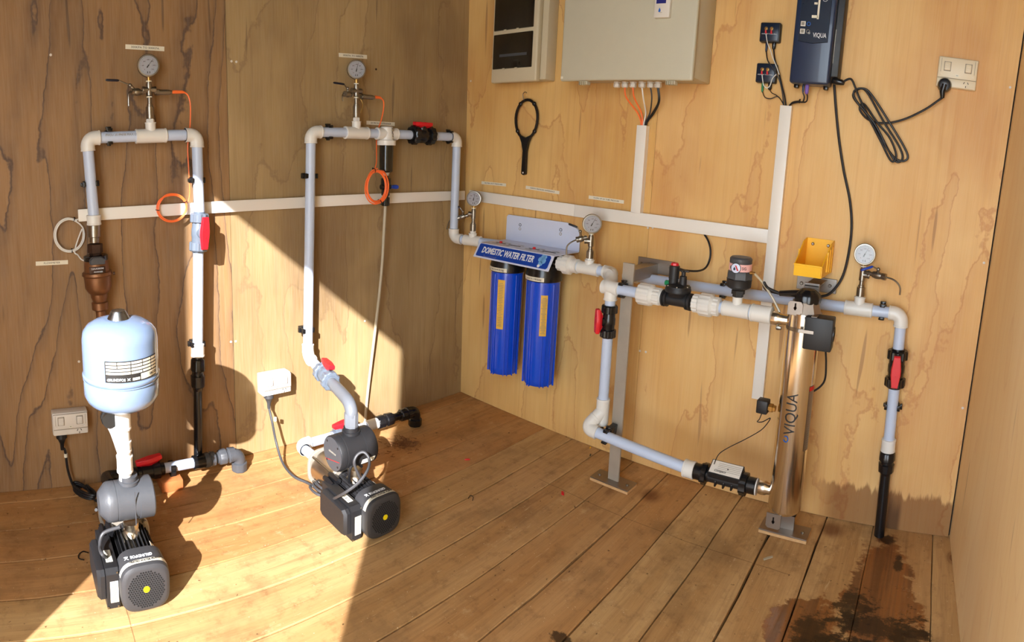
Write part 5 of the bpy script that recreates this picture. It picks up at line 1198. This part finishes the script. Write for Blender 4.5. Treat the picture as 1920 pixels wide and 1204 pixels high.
# fan box on the right of the tube
fb0 = B(1512, 625, .20); fbx = thing('fan_box', 'black square fan box strapped to the right of the purifier tube', 'fan', B(1540, 655, .2))
ff = Fr(B(1534, 627, .262), (0.06, -1, 0), ZUP); 
obj('housing', MB().box(ff, (0, 0, -.022), (.080, .092, .055), .004), M['blackm'], fbx)
obj('grille', MB().lathe(ff(.040, 0, -.022), ff.r, [(0, .023), (.0012, .023), (.0012, .0)], 24), M['greyc'], fbx)
for k in range(4): obj('grille_ring', MB().torus(ff(.042, 0, -.022), ff.r, .006 + k * .005, .0009, 20, 5), M['black'], fbx)
obj('top_tape', MB().box(ff, (-.016, .0464, -.022), (.016, .0008, .046)), M['steelb'], fbx)
obj('edge_strip', MB().box(ff, (-.0405, -.002, .004), (.0022, .080, .004)), M['label'], fbx)
obj('strap', MB().box(ff, (-.034, .004, .007), (.044, .010, .0022), .0006, 1), M['steelb'], fbx)
obj('strap_bolt', MB().lathe(B(1461, 615, .215), (0, 1, 0), [(-.006, .005), (0, .007), (.008, .007), (.01, .004)], 8), M['steels'], fbx)
cable('fan_lead', [B(1548, 657, .19), B(1549, 680, .18), B(1547, 710, .17), B(1538, 725, .165), B(1520, 737, .165)], .003, 'rubber', 'thin black lead hanging from the fan box')
cable('fan_lead', [B(1521, 657, .17), B(1521, 700, .165), B(1517, 760, .16), B(1514, 820, .155), B(1506, 905, .155)], .002, 'rubber', 'thinner black lead running down the right edge of the purifier tube')
# uv sensor block on the left of the tube
us = thing('sensor_block', 'small black cube sensor on a brass nut, left of the purifier tube', 'sensor', B(1432, 775, .21))
fu = Fr(B(1431, 761, .215), (0, -1, 0), ZUP); obj('block', MB().box(fu, (0, 0, 0), (.034, .040, .034), .004), M['blackm'], us)
obj('nut', MB().lathe(fu(.016, -.001, 0), fu.r, [(0, .010), (.004, .010), (.005, .0135), (.014, .0135), (.015, .010), (.022, .010)], 6), M['brass'], us)
cable('sensor_lead', [B(1428, 776, .21), B(1424, 786, .21), B(1420, 791, .21), B(1430, 791, .21), B(1444, 784, .205), B(1438, 795, .20), B(1425, 808, .20), B(1395, 825, .20), B(1365, 840, .21), B(1347, 853, .225), L2(1336) + V((0, 0, .03))], .0015, 'rubber', 'hair-thin black lead looping from the cube sensor down to the flow sensor', n=6)
# ---------------------------------------------------------------- rear line along the back wall, right drop
RO = .045
r0, r1_ = B(1180, 517, RO), B(1691, 589, RO); rz0 = r0.z; dR = (r1_ - r0).normalized()
def L3(px):
    la = (px - 960) / CF; n = CM.transposed() @ V((math.cos(la), 0, -math.sin(la))); return r0 + dR * ((CAMP - r0).dot(n) / dR.dot(n))
rl = thing('outlet_line', 'rear white pipe along the back wall, turning down at the far right', 'pipework', r1_)
fT = L3(1610); tee(fT, dR, ZUP, rl, L=.044, Lb=.038)
pipe(r0, fT - dR * .04, rl); socket(L3(1172), L3(1197), rl); pipe(fT + dR * .04, r1_ - dR * .03, rl)
bot = B(1655, 1010, RO + .012); v3a, v3b = B(1687, 651, RO), B(1681, 727, RO); dwn = (B(1665, 842, RO) - r1_).normalized()
elbow(r1_, -dR, dwn, rl)
def L4(py):
    v = (py - CV0) / CF
    lo, hi = 0, 1.2
    for _ in range(40):
        mid = (lo + hi) / 2; p = CM @ (r1_ + dwn * mid - CAMP); yy = CV0 + CF * p[1] / math.hypot(p[0], p[2])
        if yy < py: lo = mid
        else: hi = mid
    return r1_ + dwn * lo
pipe(r1_ + dwn * .035, L4(658), rl); pipe(L4(722), L4(832), rl); socket(L4(823), L4(846), rl)
comp_coupling(L4(842), L4(889), rl, 'black', .0235); pipe(L4(885), L4(1012), rl, 'black', .0165, 'black_pipe')
union_valve((L4(652) + L4(729)) / 2, dwn, (-1, -.05, 0), 'black ball valve with a vertical red handle on the far right drop', 'black', L=.125, r=.026, hL=.098, hs=.036)
clip(L3(1654), dR, (-1, 0, 0), 'black clip between the right gauge and the corner bend', RO - .018)
clip(L4(763), dwn, (-1, 0, 0), 'black clip on the far right drop below its valve', RO - .018)
clip(L3(1356), dR, (-1, 0, 0), 'black clip on the rear pipe behind the air valve', RO - .018)
gauge(fT, ZUP, (-1, -.10, -.1), 'round pressure gauge right of the yellow bin', hg=.172, hc=.108, style='tee', needle=-25, rg=.0325, side=(0, -1, 0))
tap(BO, (1622, 511, RO), (1662, 520, RO + .02), (1647, 505, RO + .02), (1636, 500, RO + .025), (1614, 507, RO + .035), [(1674, 524, RO + .028), (1683, 531, RO + .032), (1688, 541, RO + .034), (1687, 553, RO + .034)], 'small steel tap with a blue lever right of the purifier, spout bent down', 'bluel')
# ---------------------------------------------------------------- yellow parts bin
yb = thing('parts_bin', 'small open yellow plastic bin fixed above the purifier', 'bin', B(1520, 520, .03))
bz0, bz1 = B(1530, 507, .01).z, B(1530, 447, .004).z; byl, byr = B(1512, 470, .004).y, B(1562, 470, .004).y
hH = bz1 - bz0; fbb = Fr(Bw((byl + byr) / 2, bz0, .004), (0, -1, 0), ZUP); w2 = (byl - byr) / 2; D = .148
def plate(pts, th, name, mat, par):
    pts = [V(p) for p in pts]; n = (pts[1] - pts[0]).cross(pts[2] - pts[0]).normalized() * th; k = len(pts); m = MB()
    m._add(pts + [p + n for p in pts], [tuple(range(k)), tuple(range(k, 2 * k))[::-1]] + [(i, (i + 1) % k, (i + 1) % k + k, i + k) for i in range(k)]); return obj(name, m, M[mat], par, flat=True)
plate([fbb(-w2, 0), fbb(w2, 0), fbb(w2, hH), fbb(-w2, hH)], -.0025, 'back', 'yellow', yb)
wf2 = w2 * .93
plate([fbb(-w2, 0, 0), fbb(w2, 0, 0), fbb(wf2, .002, D), fbb(-wf2, .002, D)], .0025, 'base', 'yellow', yb)
for s in (-1, 1):
    plate([fbb(s * w2, 0, 0), fbb(s * w2, hH, 0), fbb(s * w2, hH * .93, D * .30), fbb(s * wf2, hH * .52, D * .80), fbb(s * wf2, hH * .34, D), fbb(s * wf2, .0, D)], .0025 * s, 'side', 'yellow', yb)
    for k in range(3): obj('side_rib', MB().box(Fr(fbb(s * (w2 * .985 + .003), hH * .42, D * (.18 + .22 * k)), fbb.u, fbb.n), (0, 0, 0), (hH * (.80 - .1 * k), .0022, .004)), M['yellow'], yb)
plate([fbb(-wf2, 0, D), fbb(wf2, 0, D), fbb(wf2, hH * .34, D + .004), fbb(-wf2, hH * .34, D + .004)], .0025, 'front_lip', 'yellow', yb)
obj('lip_rim', MB().box(fbb.at(0, hH * .34, D + .006), (0, 0, 0), (wf2 * 2 + .006, .005, .005), .001, 1), M['yellow'], yb)
for s in (-.55, .62): obj('screw', MB().lathe(fbb(s * w2, hH * .82, .003), fbb.n, [(0, .005), (.0015, .005), (.003, .003)], 12), M['steels'], yb)
# ---------------------------------------------------------------- switchboard, top left of the back wall
sb = thing('switchboard', 'cream plastic breaker box with two smoked windows near the corner', 'breaker box', B(975, 155, .05))
y0, y1 = B(925, 60, .085).y, B(1010, 60, .085).y; zb0 = B(1000, 152, .085).z; H_ = .42
fs2 = Fr(Bw((y0 + y1) / 2, zb0, 0), (0, -1, 0), ZUP); ws = (y0 - y1); 
obj('rear_box', MB().box(fs2, (.012, H_ / 2 + .004, .03), (ws + .024, H_ - .008, .060), .004), M['cream'], sb)
obj('front_cover', MB().box(fs2, (0, H_ / 2, .075), (ws, H_, .028), .007, 3), M['cream'], sb)
zw = [(B(960, 128, .09).z, B(960, 62, .09).z), (B(960, 55, .09).z, B(960, -12, .09).z)]
for a, b in zw:
    wdw = obj('window', MB().box(fs2, (-.006, (a + b) / 2 - zb0, .089), (ws * .86, b - a, .008), .003), M['smoke'], sb)
    for k in (.3, .62): obj('latch', MB().box(fs2, (-ws * .43 + ws * .86 * k - .006, a - zb0 - .001, .0925), (.012, .006, .004), .001), M['cream'], wdw)
obj('breaker_row', MB().box(fs2, (0, zw[0][0] + .05 - zb0, .0935), (ws * .6, .010, .001)), M['greyc'], sb)
# ---------------------------------------------------------------- grey enclosure
ge = thing('control_enclosure', 'large grey enclosure on the back wall with a white display on its door', 'enclosure', B(1190, 155, .1))
Dp = .155; yl, yr = B(1054, 80, Dp).y, B(1303, 80, Dp).y; zg = B(1160, 150, Dp).z; HG = .50
fg = Fr(Bw((yl + yr) / 2, zg, 0), (0, -1, 0), ZUP); wg = yl - yr
obj('cabinet', MB().box(fg, (0, HG / 2 + .006, Dp / 2 - .008), (wg - .010, HG - .012, Dp - .018), .004), M['cab'], ge)
obj('door', MB().box(fg, (0, HG / 2, Dp - .009), (wg, HG, .018), .006, 3), M['cab'], ge)
obj('gasket_line', MB().box(fg, (0, HG / 2, Dp - .0192), (wg - .005, HG - .005, .0022)), M['steelb'], ge)
for px in (1090, 1254):
    xh = fg.r.dot(B(px, 153, Dp) - fg.o); h = obj('hinge', MB().box(fg, (xh, -.006, Dp - .020), (.034, .012, .024), .002), M['cab'], ge)
    for k in range(4): obj('hinge_rib', MB().box(fg, (xh - .012 + k * .008, -.008, Dp - .006), (.003, .012, .003)), M['cabd'], h)
obj('corner_sticker', MB().box(fg, (-wg / 2 + .008, .012, Dp + .0006), (.010, .008, .0006)), M['label'], ge)
xd = fg.r.dot(B(1245, 15, Dp) - fg.o); zd0 = B(1245, 33, Dp + .012).z - zg
dsp = obj('display_unit', MB().box(fg, (xd, zd0 + .05, Dp + .007), (.054, .10, .016), .003), M['gpow'], ge)
obj('screen', MB().box(fg, (xd - .003, zd0 + .064, Dp + .0156), (.033, .044, .001)), M['screen'], dsp)
fd = fg.at(xd - .007, zd0 + .020, Dp + .0153); obj('drop_logo', MB().prism(fd, [(0, .010), (.004, .002), (.003, -.003), (-.001, -.004), (-.004, -.002), (-.003, .003)], 0, .0005), M['inkb'], dsp); obj('logo_mark', MB().box(fd, (.005, -.005, .0003), (.008, .001, .0005)), M['inkg'], dsp)
gl = []
for px in (1157, 1172, 1187, 1204, 1220, 1234):
    p = B(px, 157, .085); p.z = zg + .004; gl.append(p)
    g = MB().lathe(p, -ZUP, [(0, .0125), (.004, .0125), (.0045, .0095), (.007, .0095)], 8); g.lathe(p - ZUP * .006, -ZUP, [(0, .0120), (.010, .0120), (.013, .009)], 6); obj('cable_gland', g, M['gpow'], ge)
tp = B(1207, 235, .013)
for i, (k, mat, lb) in enumerate(((1, 'orange', 'left orange cable from the grey enclosure into the short trunking'), (2, 'orange', 'right orange cable from the grey enclosure into the short trunking'), (3, 'pvcf', 'white cable from the grey enclosure into the short trunking'), (4, 'cabgrey', 'grey cable from the grey enclosure into the short trunking'))):
    e = tp + V((0, .012 - i * .006, -.02)); cable('control_cable', [gl[k] - ZUP * .016, gl[k] - ZUP * .05 + V((.015, 0, 0)), lerp(gl[k], e, .6) + V((.02, 0, 0)), e + V((0, 0, .03)), e], .0026, mat, lb, group='cables below the grey enclosure')
c = thing('control_cable', 'pair of black cables from the last gland into the short trunking', 'cable', tp)
for s in (-.002, .002):
    e = tp + V((0, -.010 + s, -.02)); obj('strand', MB().tube(curve([gl[5] - ZUP * .016 + V((0, s, 0)), gl[5] - ZUP * .06 + V((.015, s, 0)), lerp(gl[5], e, .6) + V((.02, s, 0)), e + V((0, 0, .03)), e], 8), .0026, 8), M['rubber'], c)
# ---------------------------------------------------------------- filter wrench on a hook
wc_ = B(988, 250, .012); wr = thing('filter_wrench', 'black ring filter wrench hanging on a hook below the breaker box', 'wrench', B(988, 330, .012))
cz, cy_ = B(988, 222, .012), 0
pts = []
for k in range(28):
    a = 2 * math.pi * k / 28; pts.append(Bw(cz.y - math.sin(a) * .056, cz.z + math.cos(a) * .072 * (1 if math.cos(a) > 0 else 1.12), .014))
obj('ring', MB().tube(pts, .0058, 8, True), M['black'], wr)
m = MB()
for k in (3, 10, 18, 25): m.ball(pts[k], .009, (.8, 1, 1))
obj('ring_teeth', m, M['black'], wr)
fh = Fr(Bw(cz.y, 0, .008), (0, -1, 0), ZUP); zt3 = cz.z - .078; zb3 = B(988, 329, .012).z
obj('shank', MB().prism(fh, [(-.010, zb3 + .004), (0, zb3), (.010, zb3 + .004), (.010, zt3 - .05), (.018, zt3 - .015), (.034, zt3 + .016), (0, zt3 + .002), (-.034, zt3 + .016), (-.018, zt3 - .015), (-.010, zt3 - .05)], 0, .012, .002), M['black'], wr)
obj('hole', MB().lathe(fh(0, zb3 + .010, .0115), fh.n, [(0, .0035), (.0008, .0035)], 12), M['gpow'], wr)
hk = B(988, 178, .0); tag(obj('cup_hook', MB().tube(curve([hk + V((0, .002, .008)), hk + V((-.014, 0, .010)), hk + V((-.024, 0, 0)), hk + V((-.022, -.002, -.018)), hk + V((-.010, -.002, -.022))], 6), .0018, 8), M['steels']), 'small steel cup hook holding the black wrench', 'hook')
# ---------------------------------------------------------------- ballast
bl_ = thing('uv_ballast', 'navy purifier ballast unit lettered VIQUA at the top of the back wall', 'power supply', B(1525, 165, .05))
Db = .085; yl, yr = B(1486, 80, Db).y, B(1561, 80, Db).y; zb4 = B(1520, 157, Db).z; HB = .40; wB = yl - yr
tl_ = .04; fbq = Fr(Bw((yl + yr) / 2, zb4, 0), (0, -1, 0), (0, .045, 1))
obj('back_shell', MB().box(fbq, (.012, HB / 2 + .03, .028), (wB + .016, HB, .050), .004), M['blackm'], bl_)
body = obj('body', MB().box(fbq, (0, HB / 2, Db / 2 + .012), (wB, HB, Db - .024), .008, 3), M['navy'], bl_)
pz = B(1520, 78, Db).z - zb4
pnl = obj('front_panel', MB().prism(fbq, [(-wB * .37, pz), (-wB * .2, pz - .003), (0, pz - .006), (wB * .2, pz - .003), (wB * .38, pz), (wB * .38, HB - .02), (-wB * .37, HB - .02)], Db, Db + .0035, .001), M['navyd'], bl_)
text('VIQUA', .019, fbq.at(wB * .17, pz + .018, Db + .0042), M['inkw'], pnl, maxw=.041, bold=.0001)
obj('drop_logo', MB().torus(fbq(-wB * .10, pz + .024, Db + .0042), fbq.n, .0026, .0007, 12, 5), M['inkw'], pnl)
for dz in (.028, .050):
    b_ = obj('button', MB().box(fbq, (-wB * .27, pz + dz, Db + .004), (.015, .015, .002), .001), M['gpow'], pnl); obj('button_mark', MB().box(fbq, (-wB * .27, pz + dz, Db + .0052), (.009, .009, .0006)), M['inkg'], b_)
    obj('button_icon', MB().torus(fbq(-wB * .13, pz + dz, Db + .0042), fbq.n, .0052, .001, 14, 5), M['inkb' if dz > .04 else 'inkg'], pnl)
ic = MB(); ic.box(fbq, (wB * .08, pz + .115, Db + .004), (.006, .10, .0006), .0002, 1); ic.box(fbq, (wB * .0, pz + .072, Db + .004), (.018, .008, .0006)); ic.box(fbq, (wB * .0, pz + .11, Db + .004), (.010, .006, .0006)); ic.box(fbq, (wB * .27, pz + .14, Db + .004), (.012, .018, .0006)); obj('pictogram', ic, M['label'], pnl)
obj('picto_loop', MB().torus(fbq(wB * .22, pz + .125, Db + .0042), fbq.n, .008, .0006, 16, 5), M['inkw'], pnl)
sl = obj('side_label', MB().box(Fr(fbq(wB / 2 + .0006, .12, Db * .55), fbq.n, fbq.u), (0, 0, 0), (.014, .10, .001)), M['label'], bl_)
m = MB()
for k in range(14): m.box(Fr(fbq(wB / 2 + .0008, .18 + k * .011, Db * .42), fbq.n, fbq.u), (.0, 0, 0), (.022, .003, .001))
obj('side_vents', m, M['under'], bl_)
m = MB()
for s in (-1, 1): m.box(fbq, (s * wB * .38, -.004, Db * .5), (.014, .012, .02), .003)
obj('feet', m, M['black'], bl_)
pc = fbq(wB / 2 + .004, .020, .05); pk = fbq(wB / 2 + .034, .016, .05)
# mains flex with a bundle to the right socket
gs = B(1795, 139, 0); fgs = Fr(gs, (0, -1, 0), (0, .11, 1)); t3, pf3 = gpo(fgs, 'ivory double power socket at the upper right, black plug in its left outlet', mat='gpo', W=.122, Hh=.092, D=.012, plugpos=-.5)
pp3 = B(1771, 160, .022); mc = thing('flex_cord', 'black mains cord tied in a long bundle between the ballast and the ivory socket', 'cord', B(1660, 240, .02))
obj('inlet_plug', MB().tube([pc, lerp(pc, pk, .2), pk, pk + V((0, -.008, -.003))], [.008, .011, .009, .005], 12), M['black'], mc)
obj('wall_plug', MB().lathe(pp3 + V((.006, 0, 0)), (-1, 0, 0), [(0, .0215), (.010, .0215), (.022, .018), (.024, .010)], 28), M['black'], mc)
obj('plug_neck', MB().tube([pp3 + V((-.010, 0, 0)), pp3 + V((-.012, .004, -.022)), B(1767, 184, .03)], [.012, .009, .006], 12), M['black'], mc)
def bb(*l): return [B(*q) for q in l]
obj('flex', MB().tube(curve([pk] + bb((1595, 148, .04), (1604, 165, .03), (1612, 185, .022), (1640, 240, .02), (1672, 290, .02), (1690, 302, .02), (1702, 296, .02), (1695, 275, .02), (1665, 225, .025), (1632, 175, .028), (1615, 166, .028), (1601, 172, .026), (1606, 190, .024), (1640, 232, .022), (1665, 280, .018), (1680, 303, .016), (1692, 298, .016), (1686, 275, .016), (1655, 225, .02), (1625, 172, .022), (1608, 168, .022), (1600, 182, .02), (1625, 215, .02), (1650, 262, .024), (1668, 298, .024), (1677, 302, .024), (1680, 288, .024), (1668, 258, .024), (1645, 230, .026), (1620, 195, .02), (1612, 205, .016), (1625, 222, .016), (1645, 230, .018), (1670, 230, .018), (1700, 222, .02), (1735, 205, .025), (1757, 190, .03), (1767, 183, .03)), 6), .0034, 10), M['rubber'], mc)
# ---------------------------------------------------------------- two small black modules with leads
def module(px, py, w, h, label, colr):
    t = thing('signal_module', label, 'module', B(px, py + h / 2, .02)); f = Fr(B(px, py, .012), (0, -1, 0), (0, .06, 1)); k = 1 / 590
    obj('case', MB().box(f, (0, 0, 0), (.066, .060, .024), .004), M['blackm'], t)
    obj('front_face', MB().box(f, (-.001, 0, .0125), (.058, .053, .002), .0015), M['navyd'], t)
    for s in (-.012, .006):
        obj('terminal', MB().lathe(f(s, .010, .0135), f.n, [(0, .0055), (.003, .0055), (.0032, .0025), (.006, .0025)], 14), M['brass'], t)
        obj('crimp', MB().tube([f(s, .004, .018), f(s + .001, -.006, .017)], [.0028, .0034], 8), M['red'], t)
    text('AUXILIARY Tamper-Relay', .0045, f.at(-.001, -.006, .0137), M['inkw'], t, maxw=.050)
    obj('jack', MB().lathe(f(-.010, -.029, 0), -f.u, [(0, .0035), (.002, .0042), (.024, .0036), (.030, .002)], 10), M[colr], t)
    obj('plug_boot', MB().lathe(f(.014, -.029, 0), -f.u, [(0, .006), (.006, .0065), (.018, .006), (.022, .003)], 10), M['black'], t)
    return f
fm1 = module(1445.5, 62, 0, 40, 'upper small black module left of the ballast, blue plug below it', 'navy')
fm2 = module(1438, 138, 0, 40, 'lower small black module left of the ballast, green plug below it', 'green')
vt_ = 'leads between the small modules and the tall trunking'
cable('module_lead', [fm1(-.012, 0, .017)] + bb((1439, 80, .03), (1445, 95, .03), (1449, 108, .03), (1456, 125, .03), (1461, 140, .028)) , .0016, 'pvcf', 'thin white lead dropping from the upper module', group=vt_, n=6)
cable('module_lead', [fm2(-.012, 0, .017)] + bb((1430, 150, .03), (1432, 160, .03), (1438, 165, .03), (1444, 160, .03), (1448, 148, .03), (1456, 139, .03)), .0016, 'pvcf', 'thin white lead looped across the lower module', group=vt_, n=6)
cable('module_lead', [fm1(-.010, -.055, 0)] + bb((1439, 112, .03), (1446, 124, .032), (1455, 138, .03), (1462, 152, .025), (1467, 175, .015), (1470, 200, .01)), .002, 'rubber', 'black lead from the blue plug down to the tall trunking', group=vt_, n=6)
cable('module_lead', [fm1(.014, -.048, 0)] + bb((1453, 112, .02), (1460, 135, .02), (1466, 160, .02), (1471, 180, .015), (1474, 200, .01)), .0026, 'rubber', 'thicker black lead from the upper module boot to the trunking', group=vt_, n=6)
cable('module_lead', [fm2(-.010, -.055, 0)] + bb((1434, 182, .015), (1445, 185, .015), (1458, 181, .015), (1466, 190, .012), (1472, 200, .01)), .0016, 'rubber', 'black lead sagging from the green plug', group=vt_, n=6)
cable('module_lead', [fm2(.014, -.048, 0)] + bb((1447, 174, .018), (1456, 179, .018), (1464, 187, .014), (1471, 200, .01)), .0016, 'rubber', 'black lead from the lower module boot to the trunking', group=vt_, n=6)
bc_ = B(1511, 160, .05); obj_ = thing('data_plug', 'purple and blue plugs under the navy ballast with black leads', 'plug', bc_)
p1_, p2_ = B(1507, 158, .05), B(1514, 158, .05)
obj('blue_plug', MB().lathe(p1_, -ZUP, [(0, .0032), (.002, .0042), (.020, .0038), (.026, .002)], 10), M['navy'], obj_); obj('purple_plug', MB().lathe(p2_, -ZUP, [(0, .006), (.026, .006), (.030, .003)], 12), M['purple'], obj_)
for q_, s in ((p1_, 0), (p2_, 2)): obj('lead', MB().tube(curve([q_ - ZUP * .026] + bb((1508 + s * 3, 182, .045), (1505 + s * 3, 191, .035), (1496, 190 + s, .025), (1486, 192 + s, .02), (1480, 198, .012)), 6), .0022, 8), M['rubber'], obj_)
tie(B(1499, 190, .028), (0, 1, 0), obj_, .005)
# ---------------------------------------------------------------- second pump set
P2 = (.955, 1.245); pump(P2[0], P2[1], 'RAW WATER PUMP', 'right black water pump, its blank fan cover in shadow')
C2 = V((.940, 1.400, .213)); k2 = pump_controller(C2, 'blackm', 'black pump controller drum under the grey pipe bend', .0525, .128)
fe = Fr(C2 - X1 * .0645, (0, -1, 0), ZUP)
fp_ = obj('end_face', MB().lathe(fe.o + X1 * .0005, -X1, [(0, .049), (.001, .049)], 40), M['greyc'], k2)
for a in (45, 135, 225, 315): obj('bolt', MB().lathe(C2 - X1 * .0648 + V((0, math.cos(math.radians(a)) * .041, math.sin(math.radians(a)) * .041)), -X1, [(0, .0035), (.001, .0035)], 8), M['under'], fp_)
obj('red_line', MB().box(Fr(C2 - X1 * .0653 + V((0, 0, -.020)), (0, 1, -.25), (0, .25, 1)), (0, 0, 0), (.078, .0014, .0008)), M['inkr'], fp_)
text('GRUNDFOS', .008, Fr(C2 - X1 * .0655 + V((0, 0, .004)), (0, -1, 0), ZUP), M['inkg'], fp_, maxw=.038)
obj('white_label', MB().box(Fr(C2 + V((.030, -.0482, -.024)), (1, 0, 0), (0, -.44, .9)), (0, 0, 0), (.045, .018, .0012)), M['label'], k2)
# pipe from the wall bend out over the pump
pr = thing('pump_riser', 'grey and white bend from the long upright forward and down to the right pump', 'pipe', C2 + V((0, 0, .07)))
top = V((C2.x, C2.y, .352)); hz = DB.copy(); W0 = DB; dirw = (top - W0).normalized()
elbow(W0, -d2, dirw, pr, 'pvcf', .045, .0215, a=.030)
vv = lerp(W0, top, .5)
pipe(W0 + dirw * .04, lerp(W0, top, .40), pr, 'pvc', .0172); pipe(lerp(W0, top, .58), lerp(W0, top, .72), pr, 'grey2', .0165)
obj('bend', MB().tube(curve([lerp(W0, top, .68), lerp(W0, top, .84), lerp(W0, top, .95) + V((0, 0, -.004)), top + V((0, .0, -.022)), top - ZUP * .045, top - ZUP * .055], 6), .019, 22), M['grey2'], pr)
obj('coupling', MB().lathe(V((top.x, top.y, C2.z + .060)), ZUP, [(0, .020), (.012, .020), (.013, .0215), (.05, .0215), (.052, .020)], 8), M['grey2'], pr)
union_valve(lerp(W0, top, .47), dirw, (.1, -.25, 1), 'grey ball valve with a red handle above the right pump, before the sunlit wall', 'grey', L=.115, r=.0255, hL=.085, hs=.038)
# its suction line
ys2, zs2 = 1.745, .062
s2 = thing('suction_pipe', 'low suction pipe behind the right pump, black couplings ending in the floor', 'pipe', (1.2, ys2, 0))
q2 = lambda px, py: V((atY(px, py, ys2).x, ys2, zs2))
ex = P2[0]; cnr = V((ex, ys2, .064)); pipe(V((ex, 1.60, .070)), cnr - V((0, .03, 0)), s2, 'pvc', .0165); elbow(cnr, (0, -1, 0), (1, 0, 0), s2, 'pvcf', .040, .0215)
va = q2(640, 812); pipe(V((ex + .03, ys2, zs2)), q2(720, 790), s2, 'pvc', .0165); socket(q2(686, 798), q2(712, 791), s2, 'pvcf', .0205)
comp_coupling(q2(703, 793), q2(738, 783), s2, 'black', .0235); pipe(q2(735, 784), q2(760, 778), s2, 'black', .0150, 'black_pipe'); comp_coupling(q2(748, 780), q2(772, 773), s2, 'black', .0225)
e5 = V((F(777, 797).x, ys2, zs2)); elbow(e5, -X1, -ZUP, s2, 'black', .036, .0215, 'elbow', .02)
obj('union_nut', MB().lathe(e5 - V((0, 0, .060)), ZUP, [(0, .025, 1), (.002, .0265, 1), (.026, .0265, 1), (.030, .022, 1)], ribs=8, amp=.001), M['black'], s2)
vv = q2(645, 812); bv = thing('ball_valve', 'grey ball valve with a pink-red handle low behind the black drum', 'valve', vv)
obj('valve_body', MB().lathe(vv - X1 * .05, X1, [(0, .02), (.012, .02), (.014, .027), (.03, .027), (.032, .024), (.068, .024), (.07, .027), (.086, .027), (.088, .02), (.1, .02)], 24), M['grey'], bv)
handle_paddle(Fr(vv, V((0, -1, 0)), V((1, 0, .10))), 'red', bv, .088, .016, .03, .013, .034)
# sunlit socket and its flex
g2 = A(508, 712, 0); fg2 = Fr(g2, (1, 0, 0), (0, TILT, 1)); t2, pf2 = gpo(Fr(g2, (1, 0, 0), (0, TILT, 1)), 'sunlit white double power socket between the two loops', mat='gpow', W=.112, D=.048)
pp = pf2(-.026, -.040, -.014)
bnd_ = F(598, 928, .02)
tc2 = plug_down(pp, fg2, [A(510, 790, .06), A(518, 830, .08), atY(530, 868, 1.74), F(550, 893, .01), F(575, 905, .008), F(592, 915, .012)], 'grey flex from the sunlit socket looping down to the right pump', mat='cabgrey')
cp = []
for k in range(3):
    for i in range(8): a = 2 * math.pi * i / 8; cp.append(bnd_ + V((.012 * k - .012, 0, .010)) + V((math.cos(a) * .012, math.sin(a) * .030, .012 * abs(math.sin(a * .5)) + .004 * k)))
obj('flex_bundle', MB().tube(curve([F(592, 915, .012)] + cp + [F(610, 940, .03), atY(640, 928, 1.30), atY(672, 905, 1.27), atY(690, 880, 1.27), atY(692, 860, 1.285), atY(682, 848, 1.30), atY(670, 853, 1.31), atY(664, 868, 1.31), atY(672, 890, 1.31), atY(680, 905, 1.315)], 6), .0042, 8), M['cabgrey'], tc2)
obj('tag', MB().lathe(A(516, 783, .06) + V((0, 0, 0)), (0, 0, -1), [(0, .0058), (.012, .0058)], 12), M['label'], tc2)
cable('controller_lead', [C2 + V((.02, -.03, -.05)), atY(664, 868, 1.36), atY(655, 885, 1.36), atY(655, 905, 1.37)], .0045, 'rubber', 'short black lead from the black drum to the right pump')
# ---------------------------------------------------------------- litter on the floor
rr = random.Random(5)
m = MB()
for k in range(170):
    r = abs(rr.gauss(0, .034)); a = rr.uniform(0, 6.28); c0 = F(757, 833, 0) + V((math.cos(a) * r * 1.25, math.sin(a) * r, .001)); p = [c0]
    d = rr.uniform(0, 6.28); 
    for _ in range(3): d += rr.uniform(-1.2, 1.2); p.append(p[-1] + V((math.cos(d) * .006, math.sin(d) * .006, rr.uniform(-.0005, .003))))
    for v in p: v.z = max(v.z, .0008)
    m.tube(p, rr.uniform(.0006, .0013), 4)
tag(obj('wood_shavings', m, M['shav'], kind='stuff'), 'pile of brown wood shavings on the boards right of the black drum', 'shavings')
for (px, py, lb) in ((1055, 926, 'larger red plastic scrap on the boards left of the post foot'), (876, 862, 'smaller red plastic scrap near the back wall corner')):
    f = Fr(F(px, py, .0015), (1, rr.uniform(-1, 1), 0), (0, 1, 0)); s = 1.0 if px > 1000 else .8
    tag(obj('plastic_scrap', MB().prism(f, [(-.012 * s, -.003), (0, -.005 * s), (.012 * s, -.002), (.010 * s, .004), (-.004, .005 * s)], 0, .003, .0005), M['red']), lb, 'scrap')
for (px, py, lb, mat, L) in ((1107, 839, 'tiny yellow offcut at the foot of the back wall', 'yellow', .008), (1107, 853, 'tiny black offcut near the foot of the back wall', 'black', .012), (1375, 790, '', None, 0)):
    if mat: tag(obj('offcut', MB().box(Fr(F(px, py, .0025), (1, .4, 0), (0, 1, 0)), (0, 0, 0), (L, .004, .004), .0008), M[mat]), lb, 'offcut')
tag(obj('clear_scrap', MB().prism(Fr(F(1440, 1047, .001), (1, -.8, 0), (0, 1, 0)), [(-.016, -.003), (.014, -.004), (.018, .002), (.002, .005), (-.014, .004)], 0, .002, .0004), M['clear']), 'pale plastic scrap on the boards in front of the purifier foot', 'scrap')
tag(obj('tie_offcut', MB().tube(curve([F(878, 935, .002), F(882, 929, .004), F(887, 932, .004), F(886, 939, .002)], 4), .0012, 6), M['black']), 'curled black tie end on a board joint in mid floor', 'offcut')
